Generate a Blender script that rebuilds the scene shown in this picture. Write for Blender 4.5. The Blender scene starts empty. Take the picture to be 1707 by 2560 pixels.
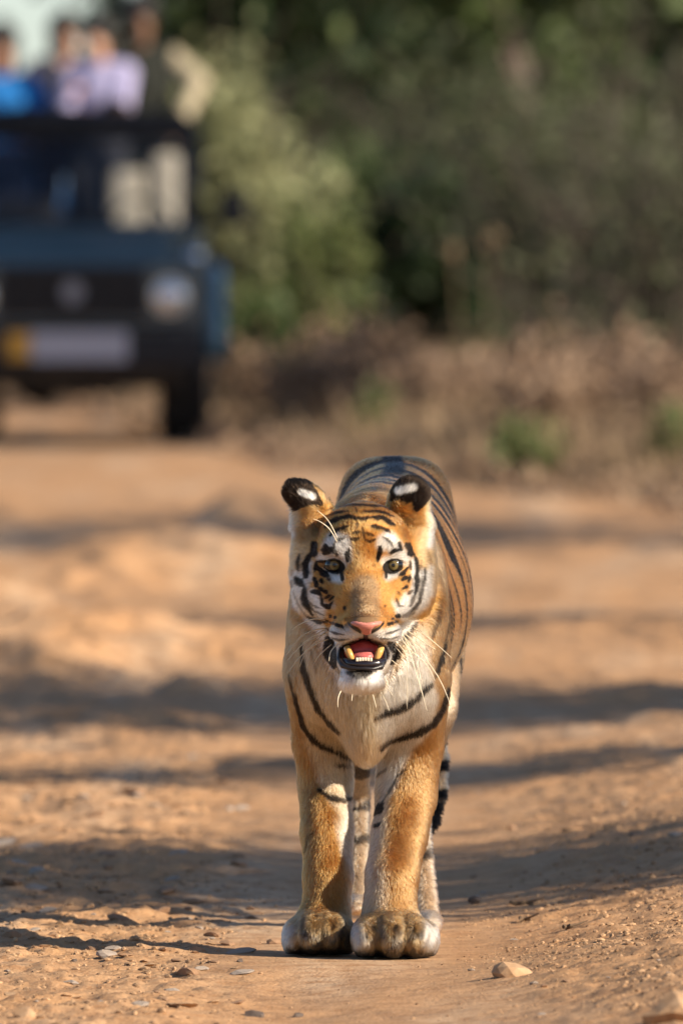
import bpy, bmesh, math, random
import numpy as np
from mathutils import Vector, Matrix

random.seed(7)
rng = np.random.default_rng(11)
SC = bpy.context.scene
COL = SC.collection

# ------------------------------------------------------------------ camera
FPX = 35562.0            # focal length in photo pixels (1707 px over 24 mm, 500 mm lens)
CAM_H = 1.63
HOR = 393.0              # photo row of the horizon
cam_d = bpy.data.cameras.new('camera')
cam = bpy.data.objects.new('camera', cam_d)
COL.objects.link(cam)
cam_d.sensor_fit = 'HORIZONTAL'
cam_d.sensor_width = 24.0
cam_d.lens = 500.0
cam_d.clip_start = 0.5
cam_d.clip_end = 2000.0
cam.location = (0, 0, CAM_H)
cam.rotation_euler = (math.radians(90) - math.atan((1280 - HOR) / FPX), 0, 0)
cam_d.dof.use_dof = True
cam_d.dof.focus_distance = 28.80
cam_d.dof.aperture_fstop = 5.8
SC.camera = cam

# ------------------------------------------------------------------ light
SUN = Vector((0.80, -0.42, 0.46)).normalized()      # towards the sun
w = bpy.data.worlds.new('World')
SC.world = w
w.use_nodes = True
nt = w.node_tree
sky = nt.nodes.new('ShaderNodeTexSky')
sky.sky_type = 'NISHITA'
sky.sun_disc = False
sky.sun_elevation = math.asin(SUN.z)
sky.sun_rotation = math.atan2(SUN.x, SUN.y)
sky.air_density = 0.7
sky.dust_density = 0.4
sky.ozone_density = 2.0
bg = nt.nodes['Background']
bg.inputs['Strength'].default_value = 0.085
nt.links.new(sky.outputs['Color'], bg.inputs['Color'])
sl = bpy.data.lights.new('sun', 'SUN')
sl.energy = 5.0
sl.angle = math.radians(0.5)
sl.color = (1.0, 0.86, 0.68)
sun = bpy.data.objects.new('sun', sl)
COL.objects.link(sun)
sun.location = (20, -10, 20)
sun.rotation_euler = SUN.to_track_quat('Z', 'Y').to_euler()

SC.view_settings.view_transform = 'Standard'
SC.view_settings.look = 'None'
SC.view_settings.exposure = 0.86
SC.view_settings.gamma = 1.0
SC.view_settings.use_curve_mapping = False
SC.render.engine = 'CYCLES'
SC.cycles.use_denoising = True
SC.cycles.max_bounces = 8
SC.cycles.transparent_max_bounces = 12
SC.cycles_curves.shape = 'RIBBONS'
SC.cycles_curves.subdivisions = 2

# ------------------------------------------------------------------ helpers
def link(o, parent=None):
    COL.objects.link(o)
    if parent is not None:
        o.parent = parent
    return o

def tag(o, label=None, cat=None, group=None, kind=None):
    if label: o['label'] = label
    if cat: o['category'] = cat
    if group: o['group'] = group
    if kind: o['kind'] = kind
    return o

def empty(name, loc=(0, 0, 0), rz=0.0):
    o = bpy.data.objects.new(name, None)
    o.location = loc
    o.rotation_euler = (0, 0, rz)
    o.empty_display_size = 0.1
    return link(o)

def mesh_np(name, V, F, mat, parent=None, smooth=True):
    """V (n,3) array, F (m,k) array or list of tuples"""
    me = bpy.data.meshes.new(name)
    V = np.asarray(V, dtype=np.float32)
    if isinstance(F, np.ndarray):
        k = F.shape[1]
        me.vertices.add(len(V)); me.vertices.foreach_set('co', V.ravel())
        me.loops.add(F.size); me.loops.foreach_set('vertex_index', F.astype(np.int32).ravel())
        me.polygons.add(len(F))
        me.polygons.foreach_set('loop_start', (np.arange(len(F)) * k).astype(np.int32))
        me.update(calc_edges=True)
        me.validate()
    else:
        me.from_pydata(V.tolist(), [], F)
    me.polygons.foreach_set('use_smooth', np.full(len(me.polygons), smooth))
    if mat is not None:
        for m in (mat if isinstance(mat, (list, tuple)) else [mat]):
            me.materials.append(m)
    return link(bpy.data.objects.new(name, me), parent)

def bm_obj(name, bm, mat, parent=None, smooth=False):
    bmesh.ops.recalc_face_normals(bm, faces=bm.faces)
    me = bpy.data.meshes.new(name)
    bm.to_mesh(me); bm.free()
    me.polygons.foreach_set('use_smooth', np.full(len(me.polygons), smooth))
    me.materials.append(mat)
    return link(bpy.data.objects.new(name, me), parent)

def add_box(bm, c, s, bevel=0.0, rot=None, seg=2):
    r = bmesh.ops.create_cube(bm, size=1.0)
    vs = r['verts']
    bmesh.ops.scale(bm, vec=s, verts=vs)
    if bevel > 0:
        es = list({e for v in vs for e in v.link_edges})
        g = bmesh.ops.bevel(bm, geom=es, offset=bevel, segments=seg, affect='EDGES', profile=0.6)
        vs = list({v for f in g['faces'] for v in f.verts} | {v for v in vs if v.is_valid})
    if rot is not None:
        bmesh.ops.rotate(bm, cent=(0, 0, 0), matrix=rot, verts=vs)
    bmesh.ops.translate(bm, vec=c, verts=vs)
    return vs

def add_tube(bm, pts, rad, seg=8, caps=True):
    """tube through pts, radius scalar or list"""
    pts = [Vector(p) for p in pts]
    n = len(pts)
    if not hasattr(rad, '__len__'): rad = [rad] * n
    rings = []
    up = Vector((0, 0, 1))
    t0 = (pts[1] - pts[0]).normalized()
    if abs(t0.dot(up)) > 0.95: up = Vector((1, 0, 0))
    a = t0.cross(up).normalized()
    for i, p in enumerate(pts):
        t = (pts[min(i + 1, n - 1)] - pts[max(i - 1, 0)]).normalized()
        a = (a - t * a.dot(t)).normalized()
        b = t.cross(a)
        rings.append([bm.verts.new(p + (a * math.cos(q) + b * math.sin(q)) * rad[i])
                      for q in (2 * math.pi * k / seg for k in range(seg))])
    for i in range(n - 1):
        for k in range(seg):
            bm.faces.new((rings[i][k], rings[i][(k + 1) % seg], rings[i + 1][(k + 1) % seg], rings[i + 1][k]))
    if caps:
        bm.faces.new(rings[0][::-1]); bm.faces.new(rings[-1])
    return rings

def hash3(ix, iy, iz, seed=0):
    h = (ix.astype(np.int64) * 374761393 + iy.astype(np.int64) * 668265263 + iz.astype(np.int64) * 2147483647 + seed * 974711) & 0xffffffff
    h = ((h ^ (h >> 13)) * 1274126177) & 0xffffffff
    h = ((h ^ (h >> 16)) * 2246822519) & 0xffffffff
    return ((h ^ (h >> 15)) & 0xffffff).astype(np.float32) / 0xffffff

def vnoise(p, scale, seed=0):
    """value noise in [0,1]; p (n,2|3)"""
    p = np.asarray(p, dtype=np.float64) / scale
    if p.shape[1] == 2: p = np.c_[p, np.zeros(len(p))]
    i = np.floor(p).astype(np.int64); f = p - i
    f = f * f * (3 - 2 * f)
    r = 0
    for dx in (0, 1):
        for dy in (0, 1):
            for dz in (0, 1):
                wgt = (f[:, 0] if dx else 1 - f[:, 0]) * (f[:, 1] if dy else 1 - f[:, 1]) * (f[:, 2] if dz else 1 - f[:, 2])
                r = r + wgt * hash3(i[:, 0] + dx, i[:, 1] + dy, i[:, 2] + dz, seed)
    return r

def fbm(p, scale, seed=0, oct=4, gain=0.5):
    r, a, t = 0, 1.0, 0
    for o in range(oct):
        r = r + a * vnoise(p, scale / 2 ** o, seed + o * 17); t += a; a *= gain
    return r / t

def ss(a, b, x):
    t = np.clip((x - a) / (b - a), 0, 1)
    return t * t * (3 - 2 * t)

def mat(name, col, rough=0.7, metal=0.0, spec=0.5, **kw):
    m = bpy.data.materials.new(name)
    m.use_nodes = True
    b = m.node_tree.nodes['Principled BSDF']
    b.inputs['Base Color'].default_value = (*col, 1)
    b.inputs['Roughness'].default_value = rough
    b.inputs['Metallic'].default_value = metal
    b.inputs['Specular IOR Level'].default_value = spec
    for k, v in kw.items():
        b.inputs[k.replace('_', ' ')].default_value = v
    return m

def noise_mat(name, c1, c2, scale=8.0, rough=0.8, detail=6.0, bump=0.0, bump_dist=0.01, coords='Object', spec=0.3, metal=0.0, lo=0.35, hi=0.65):
    m = mat(name, c1, rough, metal, spec)
    t = m.node_tree; b = t.nodes['Principled BSDF']
    tc = t.nodes.new('ShaderNodeTexCoord')
    n = t.nodes.new('ShaderNodeTexNoise'); n.inputs['Scale'].default_value = scale; n.inputs['Detail'].default_value = detail
    r = t.nodes.new('ShaderNodeValToRGB')
    r.color_ramp.elements[0].position = lo; r.color_ramp.elements[0].color = (*c1, 1)
    r.color_ramp.elements[1].position = hi; r.color_ramp.elements[1].color = (*c2, 1)
    t.links.new(tc.outputs[coords], n.inputs['Vector'])
    t.links.new(n.outputs['Fac'], r.inputs['Fac'])
    t.links.new(r.outputs['Color'], b.inputs['Base Color'])
    if bump > 0:
        bp = t.nodes.new('ShaderNodeBump'); bp.inputs['Strength'].default_value = bump; bp.inputs['Distance'].default_value = bump_dist
        t.links.new(n.outputs['Fac'], bp.inputs['Height']); t.links.new(bp.outputs['Normal'], b.inputs['Normal'])
    return m

def P(u, v, dy):
    """place of a tiger landmark: photo column / row at depth 29 m + dy"""
    d = 29.0 + dy
    return np.array([(u - 853.5) * d / FPX, d, CAM_H - (v - HOR) * d / FPX])
PX = 29.0 / FPX     # metres per photo pixel at the tiger
# ------------------------------------------------------------------ ground: dirt track and verge
def road_edge(y):
    """x of the right-hand edge of the track"""
    return np.interp(y, [0, 40, 66, 74, 79, 90, 110, 150, 600], [3.2, 2.6, 1.55, -0.15, -0.55, -1.6, -5.0, -16, -160])
def ground_h(x, y):
    x = np.asarray(x, float); y = np.asarray(y, float)
    p = np.stack([x, y * 0.7], -1).reshape(-1, 2)
    xr, yr = x.reshape(-1), y.reshape(-1)
    far = ss(60, 45, yr)
    big = (fbm(p, 2.6, 41, 3) - .5) * 0.05
    mid = (fbm(p, 0.42, 42, 4) - .5) * 0.048 * (0.40 + 1.1 * ss(0.15, -0.5, xr) + .3 * ss(.2, .6, xr))
    fine = (fbm(p, 0.085, 43, 4, .62) - .5) * 0.034 * (0.30 + ss(-0.05, -0.45, xr) + 0.75 * ss(0.25, 0.6, xr)) * far
    mid = mid * (1 - .35 * ss(31.5, 30, yr))
    lump = np.maximum(fbm(p, 0.9, 47, 4) - .56, 0) * 0.42 * (0.25 + ss(.1, -.6, xr) + .4 * ss(.3, .9, xr)) * ss(33, 38, yr) * ss(74, 64, yr)
    mid = mid + lump
    bank = 0.115 * ss(0.16, 1.0, xr + 0.15 * (fbm(p, 1.3, 44, 2) - .5)) * ss(45, 34, yr)
    rut = -0.020 * np.exp(-((xr + 0.10) / 0.16) ** 2) * (yr < 28.6) * ss(28.7, 28.2, yr)
    crest = 0.014 * np.exp(-((yr - 28.66 + 0.15 * xr) / 0.14) ** 2) * ss(-.35, -0.1, xr)
    h = big + mid + fine + bank + rut
    # packed flat where the tiger treads
    near = np.exp(-(((xr - 0.02) / 0.30) ** 4 + ((yr - 29.25) / 0.75) ** 4))
    h = h * (1 - near) - 0.002 * near
    jn = np.exp(-(((xr + 1.5) / 1.6) ** 4 + ((yr - 81.5) / 4.5) ** 4)); h = h * (1 - jn)
    verge = xr - road_edge(yr)
    h = h + 0.16 * ss(0, 1.2, verge) + 0.05 * (fbm(p, 0.9, 45, 3) - .5) * ss(0, .5, verge)
    return h.reshape(x.shape)
gx = np.concatenate([-np.geomspace(1.15, 90, 30)[::-1], np.arange(-1.12, 1.13, 0.0085), np.geomspace(1.15, 90, 30)])
gy = np.concatenate([np.array([-30, -10, 0, 8, 16, 20, 23, 25]), np.arange(26, 31.5, 0.012), np.arange(31.5, 37, 0.025), np.arange(37, 60, 0.10), np.arange(60, 120, 0.5), np.geomspace(121, 900, 40)])
GX, GY = np.meshgrid(gx, gy, indexing='ij')
GZ = ground_h(GX, GY)
GV = np.stack([GX, GY, GZ], -1).reshape(-1, 3)
ni, nj = GX.shape
ii, jj = np.meshgrid(np.arange(ni - 1), np.arange(nj - 1), indexing='ij')
GF = np.stack([ii * nj + jj, (ii + 1) * nj + jj, (ii + 1) * nj + jj + 1, ii * nj + jj + 1], -1).reshape(-1, 4)

def soil_mat(name, cols, bump=0.5):
    m = mat(name, cols[0], 0.95, 0, 0.15)
    t = m.node_tree; b = t.nodes['Principled BSDF']; L = t.links.new
    tc = t.nodes.new('ShaderNodeTexCoord')
    def noise(sc, det=6, rough=.6):
        n = t.nodes.new('ShaderNodeTexNoise'); n.inputs['Scale'].default_value = sc; n.inputs['Detail'].default_value = det; n.inputs['Roughness'].default_value = rough
        L(tc.outputs['Object'], n.inputs['Vector']); return n
    def mixc(f, a, c):
        x = t.nodes.new('ShaderNodeMix'); x.data_type = 'RGBA'
        L(f, x.inputs['Factor'])
        for s_, v in ((6, a), (7, c)):
            if isinstance(v, tuple): x.inputs[s_].default_value = (*v, 1)
            else: L(v, x.inputs[s_])
        return x.outputs[2]
    def ramp(o, lo, hi):
        r = t.nodes.new('ShaderNodeMapRange'); r.inputs[1].default_value = lo; r.inputs[2].default_value = hi; r.interpolation_type = 'SMOOTHSTEP'
        L(o, r.inputs[0]); return r.outputs[0]
    n1, n2, n3 = noise(1.1, 5), noise(14, 6), noise(150, 4, .7)
    c = mixc(ramp(n1.outputs['Fac'], .35, .65), cols[0], cols[1])
    mp = t.nodes.new('ShaderNodeMapping'); mp.inputs['Scale'].default_value = (2.6, .22, 1); L(tc.outputs['Object'], mp.inputs['Vector'])
    ns = t.nodes.new('ShaderNodeTexNoise'); ns.inputs['Scale'].default_value = 1.0; ns.inputs['Detail'].default_value = 4; L(mp.outputs[0], ns.inputs['Vector'])
    c = mixc(ramp(ns.outputs['Fac'], .46, .70), c, cols[4])
    n4 = noise(4.5, 5, .65)
    c = mixc(ramp(n4.outputs['Fac'], .52, .72), c, cols[5])
    c = mixc(ramp(n2.outputs['Fac'], .42, .68), c, cols[2])
    c = mixc(ramp(n3.outputs['Fac'], .50, .74), c, cols[3])
    L(c, b.inputs['Base Color'])
    v = t.nodes.new('ShaderNodeTexVoronoi'); v.inputs['Scale'].default_value = 95; L(tc.outputs['Object'], v.inputs['Vector'])
    b1 = t.nodes.new('ShaderNodeBump'); b1.inputs['Strength'].default_value = bump; b1.inputs['Distance'].default_value = 0.006
    b2 = t.nodes.new('ShaderNodeBump'); b2.inputs['Strength'].default_value = bump * .6; b2.inputs['Distance'].default_value = 0.005; b2.invert = True
    L(n3.outputs['Fac'], b1.inputs['Height']); L(v.outputs['Distance'], b2.inputs['Height'])
    L(b1.outputs['Normal'], b2.inputs['Normal']); L(b2.outputs['Normal'], b.inputs['Normal'])
    return m
TRACK = soil_mat('track_soil', [(0.47, 0.262, 0.125), (0.44, 0.262, 0.138), (0.35, 0.190, 0.092), (0.53, 0.35, 0.21), (0.53, 0.365, 0.23), (0.30, 0.170, 0.090)])
VERGE = soil_mat('verge_soil', [(0.36, 0.225, 0.13), (0.31, 0.20, 0.125), (0.22, 0.15, 0.09), (0.40, 0.28, 0.18), (0.38, .27, .18), (.22, .14, .085)], 0.8)
fc = GV[GF].mean(1)
onroad = (fc[:, 0] < road_edge(fc[:, 1]) + 0.25 * (vnoise(fc[:, :2], 1.5, 3) - .5)) & (fc[:, 0] > road_edge(fc[:, 1]) - 7.5)
def sub_mesh(name, F, m):
    used = np.unique(F); mp = np.full(len(GV), -1); mp[used] = np.arange(len(used))
    return tag(mesh_np(name, GV[used], mp[F], m), kind='structure')
sub_mesh('dirt_track', GF[onroad], TRACK)
sub_mesh('verge_ground', GF[~onroad], VERGE)
# ------------------------------------------------------------------ stones, twigs and gravel on the track
def rock_verts(seed, sub=2, rough=0.28, flat=0.55):
    bm = bmesh.new(); bmesh.ops.create_icosphere(bm, subdivisions=sub, radius=1.0)
    V = np.array([v.co[:] for v in bm.verts]); F = np.array([[v.index for v in f.verts] for f in bm.faces]); bm.free()
    r = np.random.default_rng(seed)
    for _ in range(9):                                 # chip planes off
        n = r.normal(size=3); n /= np.linalg.norm(n); d = r.uniform(0.45, 0.85)
        e = V @ n - d
        V = V - np.outer(np.maximum(e, 0), n)
    V = V * (1 + rough * (fbm(V + seed * 7.1, 0.8, seed, 2) - .5))[:, None]
    V[:, 2] *= flat
    return V, F
STONE_M = [noise_mat('pale_stone', (0.37, 0.225, 0.12), (0.46, 0.30, 0.175), 40, .9, bump=.5, bump_dist=.004), noise_mat('brown_stone', (0.26, 0.155, 0.09), (0.36, 0.22, 0.13), 45, .9, bump=.5, bump_dist=.004),
           noise_mat('dark_stone', (0.075, 0.055, 0.045), (0.13, 0.10, 0.08), 50, .85, bump=.5, bump_dist=.004), noise_mat('grey_stone', (0.30, 0.24, 0.19), (0.40, 0.33, 0.27), 45, .9, bump=.5, bump_dist=.004)]
def on_ground(u, v):
    """where the line of sight through a photo point meets the ground"""
    d = 57966.0 / (v - HOR)
    for _ in range(12):
        x = (u - 853.5) * d / FPX
        d = d + 0.7 * ((CAM_H - float(ground_h(np.array([x]), np.array([d]))[0])) * FPX / (v - HOR) - d)
    x = (u - 853.5) * d / FPX
    return np.array([x, d, float(ground_h(np.array([x]), np.array([d]))[0])])
def stone(u, v, wpx, hpx, m, label, seed, group=None, rz=0.0, name='stone', flat=None):
    c = on_ground(u, v); s = c[1] / FPX
    V, F = rock_verts(seed)
    V = V / np.abs(V).max(0) * np.array([wpx * s / 2, wpx * s * 0.36, hpx * s * 0.62])
    o = mesh_np(name, V, F, STONE_M[m], smooth=False)
    o.location = (c[0], c[1], c[2] + hpx * s * 0.16); o.rotation_euler = (0, 0, rz)
    tag(o, label, 'stone', group); return o
stone(1284, 2442, 112, 46, 0, 'largest pale angular stone at the bottom right of the track', 3)
stone(1187, 2262, 36, 26, 2, 'dark round pebble on the bank just right of the tiger\'s hind paw', 5)
stone(1592, 2098, 46, 24, 2, 'dark brown stone near the right edge, far up the bank', 9)
stone(1690, 2092, 44, 14, 3, 'grey stone cut off by the right edge of the picture', 12)
stone(1281, 2075, 30, 18, 1, 'brown stone in the shaded track right of the tiger\'s tail', 13)
stone(270, 2395, 62, 24, 3, 'flat grey stone left of the paws at the rim of the shade', 14)
stone(490, 2378, 50, 22, 1, 'pointed brown stone between the grey stone and the left paw', 15)
stone(690, 2362, 70, 18, 1, 'flat brown slab touching the tiger\'s left paw', 16)
stone(395, 2445, 60, 20, 0, 'low pale slab in the sunlit foreground on the left', 17)
stone(640, 2545, 60, 22, 2, 'dark flat stone at the bottom edge, left of the middle', 18)
stone(742, 2545, 34, 14, 2, 'small dark stone at the bottom edge, nearest the middle', 19)
stone(462, 2290, 44, 18, 3, 'grey double stone on the shaded track left of the tiger', 20)
stone(1680, 2556, 150, 100, 0, 'big pale rock cut off by the bottom right corner', 21)
stone(60, 2545, 60, 34, 0, 'pale lump of stone in the bottom left corner', 22)
stone(600, 2408, 18, 12, 2, 'tiny dark pebble in front of the tiger\'s left paw', 23)
stone(185, 2405, 16, 12, 2, 'tiny near black pebble at the far left foreground', 24)
# a scatter of like stones on the rough left half of the track
r_ = random.Random(5)
protos = [mesh_np('stone', rock_verts(60 + k)[0] / 1.0, rock_verts(60 + k)[1], None, smooth=False) for k in range(6)]
for k, o in enumerate(protos): o.data.materials.append(STONE_M[(1, 3, 0, 1, 3, 1)[k]])
scat = []
for i in range(190):
    left = r_.random() < 0.74
    u = r_.uniform(-20, 640) if left else r_.uniform(1130, 1720)
    v = 1900 + 640 * r_.random() ** 0.75
    c = on_ground(u, v); s = c[1] / FPX
    wpx = 16 + 52 * r_.random() ** 1.8 if left else r_.uniform(10, 26)
    o = protos[i % 6] if i < 6 else protos[i % 6].copy()
    if i >= 6: COL.objects.link(o)
    sc_ = wpx * s / 1.7
    o.scale = (sc_, sc_ * r_.uniform(.7, 1.2), sc_ * r_.uniform(.35, .75)); o.rotation_euler = (r_.uniform(-.2, .2), r_.uniform(-.2, .2), r_.uniform(0, 6.28))
    o.location = (c[0], c[1], c[2] + sc_ * .12)
    zone = min(5, int((v - 1900) / 100)) if v < 2400 else 5
    scat.append((('brown', 'grey', 'pale', 'brown', 'grey', 'brown')[i % 6], left, zone, u, o))
ORD = 'first second third fourth fifth sixth seventh eighth ninth tenth eleventh twelfth thirteenth fourteenth fifteenth sixteenth seventeenth eighteenth nineteenth twentieth'.split()
ZONE = ["level with the tiger's elbows", "level with the tiger's forearms", "level with the tiger's wrists", "just above the level of the paws", "level with the front paws", "in the foreground below the paws"]
for key in sorted({t_[:3] for t_ in scat}):
    row = sorted([t_ for t_ in scat if t_[:3] == key], key=lambda t_: t_[3] if key[1] else -t_[3])
    for k, t_ in enumerate(row):
        tag(t_[4], '%s small %s stone from the %s edge, %s' % (ORD[min(k, 19)], key[0], 'left' if key[1] else 'right', ZONE[key[2]]), 'stone', 'stones scattered over the track')
# twigs
def twig(u, v, wpx, rz, label, seed):
    c = on_ground(u, v); s = c[1] / FPX; r = random.Random(seed); bm = bmesh.new(); L_ = wpx * s
    pts = [(L_ * (t / 6 - .5), r.uniform(-.01, .01), 0.004 + r.uniform(0, .006)) for t in range(7)]
    add_tube(bm, pts, [.004, .0055, .005, .005, .0045, .004, .002], 6)
    add_tube(bm, [pts[3], (pts[3][0] + .02, -.015, .014), (pts[3][0] + .035, -.02, .02)], [.003, .0025, .001], 5)
    o = bm_obj('twig', bm, noise_mat('twig_bark', (0.10, .065, .04), (.17, .115, .07), 60, .9), None)
    o.location = (c[0], c[1], c[2]); o.rotation_euler = (0, 0, rz); tag(o, label, 'twig')
twig(1318, 2268, 86, 0.1, 'longest dry twig lying on the bank right of the tiger', 1)
twig(1313, 2308, 30, -0.2, 'short stub of twig below the long one', 2)
twig(1420, 2327, 34, 0.5, 'small forked twig on the bank nearer the right edge', 3)
# gravel: far too many to count
gr = np.random.default_rng(3)
NG = 34000
gd = 57966 / (gr.uniform(1960, 2600, NG) - HOR + gr.uniform(-20, 20, NG))
gxx = gr.uniform(-1.05, 1.05, NG) * (gd / 29)
kd = 0.20 + 0.7 * ss(-.05, -.5, gxx) + 0.65 * ss(.18, .45, gxx)
kd *= np.where((np.abs(gxx - .02) < .22) & (gd > 28.7) & (gd < 30.4), 0.15, 1)
kd *= 0.25 + 1.3 * ss(.42, .62, fbm(np.stack([gxx, gd * .5], 1), .35, 71, 3))
kd *= np.where((gd < 28.7) & (np.abs(gxx + .05) < .28), .25, 1)
kp = gr.random(NG) < kd
gxx, gd = gxx[kp], gd[kp]; NG = len(gd)
bm = bmesh.new(); bmesh.ops.create_icosphere(bm, subdivisions=1, radius=1.0)
iV = np.array([v.co[:] for v in bm.verts]); iF = np.array([[v.index for v in f.verts] for f in bm.faces]); bm.free()
gs = 0.0014 + 0.0070 * gr.random(NG) ** 4.0 * (0.4 + .6 * ss(-.1, -.4, gxx) + .5 * ss(.3, .6, gxx))
gz = ground_h(gxx, gd)
GVs = iV[None] * (1 + 0.45 * (gr.random((NG, len(iV), 1)) - .5)) * gs[:, None, None] * np.stack([gr.uniform(.7, 1.4, NG), gr.uniform(.7, 1.4, NG), gr.uniform(.4, .9, NG)], 1)[:, None, :]
GVs = GVs + np.stack([gxx, gd, gz + gs * .25], 1)[:, None, :]
GFs = iF[None] + (np.arange(NG) * len(iV))[:, None, None]
go = mesh_np('gravel', GVs.reshape(-1, 3), GFs.reshape(-1, 3), noise_mat('gravel_stone', (0.17, .105, .06), (.50, .315, .175), 30, .95), smooth=False)
tag(go, 'loose gravel and grit scattered over the dirt track', 'gravel', None, 'stuff')
# ------------------------------------------------------------------ trees and undergrowth
def leaf_mat(name, c1, c2, trans=0.25):
    m = bpy.data.materials.new(name); m.use_nodes = True; t = m.node_tree; L = t.links.new
    b = t.nodes['Principled BSDF']; b.inputs['Roughness'].default_value = 0.6; b.inputs['Specular IOR Level'].default_value = 0.3
    g = t.nodes.new('ShaderNodeNewGeometry'); r = t.nodes.new('ShaderNodeValToRGB')
    r.color_ramp.elements[0].color = (*c1, 1); r.color_ramp.elements[1].color = (*c2, 1)
    L(g.outputs['Random Per Island'], r.inputs['Fac']); L(r.outputs['Color'], b.inputs['Base Color'])
    tr = t.nodes.new('ShaderNodeBsdfTranslucent'); L(r.outputs['Color'], tr.inputs['Color'])
    mx = t.nodes.new('ShaderNodeMixShader'); mx.inputs[0].default_value = trans
    L(b.outputs[0], mx.inputs[1]); L(tr.outputs[0], mx.inputs[2]); L(mx.outputs[0], t.nodes['Material Output'].inputs['Surface'])
    return m
LEAF = {
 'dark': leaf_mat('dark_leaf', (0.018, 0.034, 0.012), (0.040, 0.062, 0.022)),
 'mid': leaf_mat('green_leaf', (0.045, 0.075, 0.020), (0.085, 0.115, 0.035)),
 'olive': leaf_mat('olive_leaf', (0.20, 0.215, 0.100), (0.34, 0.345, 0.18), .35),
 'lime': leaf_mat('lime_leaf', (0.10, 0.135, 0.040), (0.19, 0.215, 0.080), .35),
 'dry': leaf_mat('dry_leaf', (0.19, 0.125, 0.08), (0.37, 0.255, 0.165)),
 'sere': leaf_mat('sere_leaf', (0.050, 0.060, 0.028), (0.100, 0.108, 0.056)),
 'straw': leaf_mat('straw', (0.24, 0.165, 0.095), (0.38, 0.27, 0.16)),
}
BARK = noise_mat('bark', (0.07, 0.052, 0.042), (0.15, 0.118, 0.10), 9, .95, bump=.8, bump_dist=.03)
TWIG = noise_mat('dry_twig', (0.055, 0.045, 0.036), (0.10, 0.082, 0.066), 14, .95)
TWIG2 = noise_mat('pale_dry_twig', (0.17, 0.115, 0.08), (0.27, 0.19, 0.13), 14, .95)
def leaves(g, centres, spread, n, size):
    """n leaf blades (folded rhombs) in clumps round centres"""
    ci = g.integers(0, len(centres), n)
    C = centres[ci] + g.normal(0, 1, (n, 3)) * spread
    a = g.normal(size=(n, 3)); a /= np.linalg.norm(a, axis=1, keepdims=True)
    b = np.cross(a, g.normal(size=(n, 3))); b /= np.linalg.norm(b, axis=1, keepdims=True)
    s = size * g.uniform(.6, 1.3, n)[:, None]
    V = np.stack([C - a * s, C + b * s * .45, C + a * s, C - b * s * .45], 1)
    return V.reshape(-1, 3), np.arange(n * 4).reshape(n, 4)
def limb(bm, p, q, r0, r1, g, n=5, wob=.06):
    p, q = Vector(p), Vector(q); d = (q - p).length
    pts = [p.lerp(q, i / n) + Vector(g.normal(0, wob * d * (0 < i < n), 3)) for i in range(n + 1)]
    add_tube(bm, pts, [r0 + (r1 - r0) * i / n for i in range(n + 1)], 7)
    return pts
def ground_at(x, y): return float(ground_h(np.array([x]), np.array([y]))[0])
_crown = {}
def tree(kind, x, y, h, crown_z, crown_r, n, leaf, size, label, seed, group='trees along the track', clumps=34, spread=.30, name='tree', cat='tree', lean=(0, 0), tr=None):
    g = np.random.default_rng(seed)
    z0 = ground_at(x, y)
    root = empty(name, (x, y, z0)); tag(root, label, cat, group)
    bm = bmesh.new(); tr = tr or 0.030 * h + .02
    cz = crown_z
    top = Vector((lean[0], lean[1], cz + crown_r[2] * .45))
    pts = limb(bm, (0, 0, -.15), top, tr, tr * .25, g, 7, .02)
    u = g.normal(size=(clumps, 3)); u /= np.linalg.norm(u, axis=1, keepdims=True)
    cc = u * (g.random(clumps) ** .40)[:, None] * np.array(crown_r) + np.array([lean[0], lean[1], cz])
    cc[:, 2] = np.maximum(cc[:, 2], .12)
    for c in cc[:14]:
        b_ = pts[3 + int(g.integers(0, 4))]
        limb(bm, b_, c, tr * .32, tr * .06, g, 4, .07)
    bm_obj('trunk', bm, BARK, root, True)
    V, F = leaves(g, cc, spread * np.array(crown_r) * .75, n, size)
    V[:, 2] = np.maximum(V[:, 2], .02)
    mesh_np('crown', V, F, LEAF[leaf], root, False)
    return root
def bush(x, y, w_, h, n, leaf, size, label, seed, group, stems=9, clumps=26, spread=.2, name='shrub', cat='shrub', twig=TWIG):
    g = np.random.default_rng(seed); z0 = ground_at(x, y)
    root = empty(name, (x, y, z0)); tag(root, label, cat, group)
    cc = np.stack([g.normal(0, .36 * w_, clumps), g.normal(0, .30 * w_, clumps), h * (0.15 + .80 * g.random(clumps) ** .8)], 1)
    bm = bmesh.new()
    for c in cc[:stems]:
        pts = limb(bm, (c[0] * .15, c[1] * .15, -.05), c, .016 * h + .004, .004, g, 5, .05)
        for k in range(3):
            e = Vector(c) + Vector(g.normal(0, .22 * h, 3)) + Vector((0, 0, .1 * h)); e.z = max(e.z, .1)
            limb(bm, pts[3], e, .007 * h + .002, .002, g, 3, .08)
    bm_obj('stem', bm, twig, root, True)
    if n:
        V, F = leaves(g, cc, np.array([spread * w_, spread * w_, spread * h]) * .7, n, size)
        V[:, 2] = np.maximum(V[:, 2], .02)
        mesh_np('foliage', V, F, LEAF[leaf], root, False)
    return root

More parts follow.
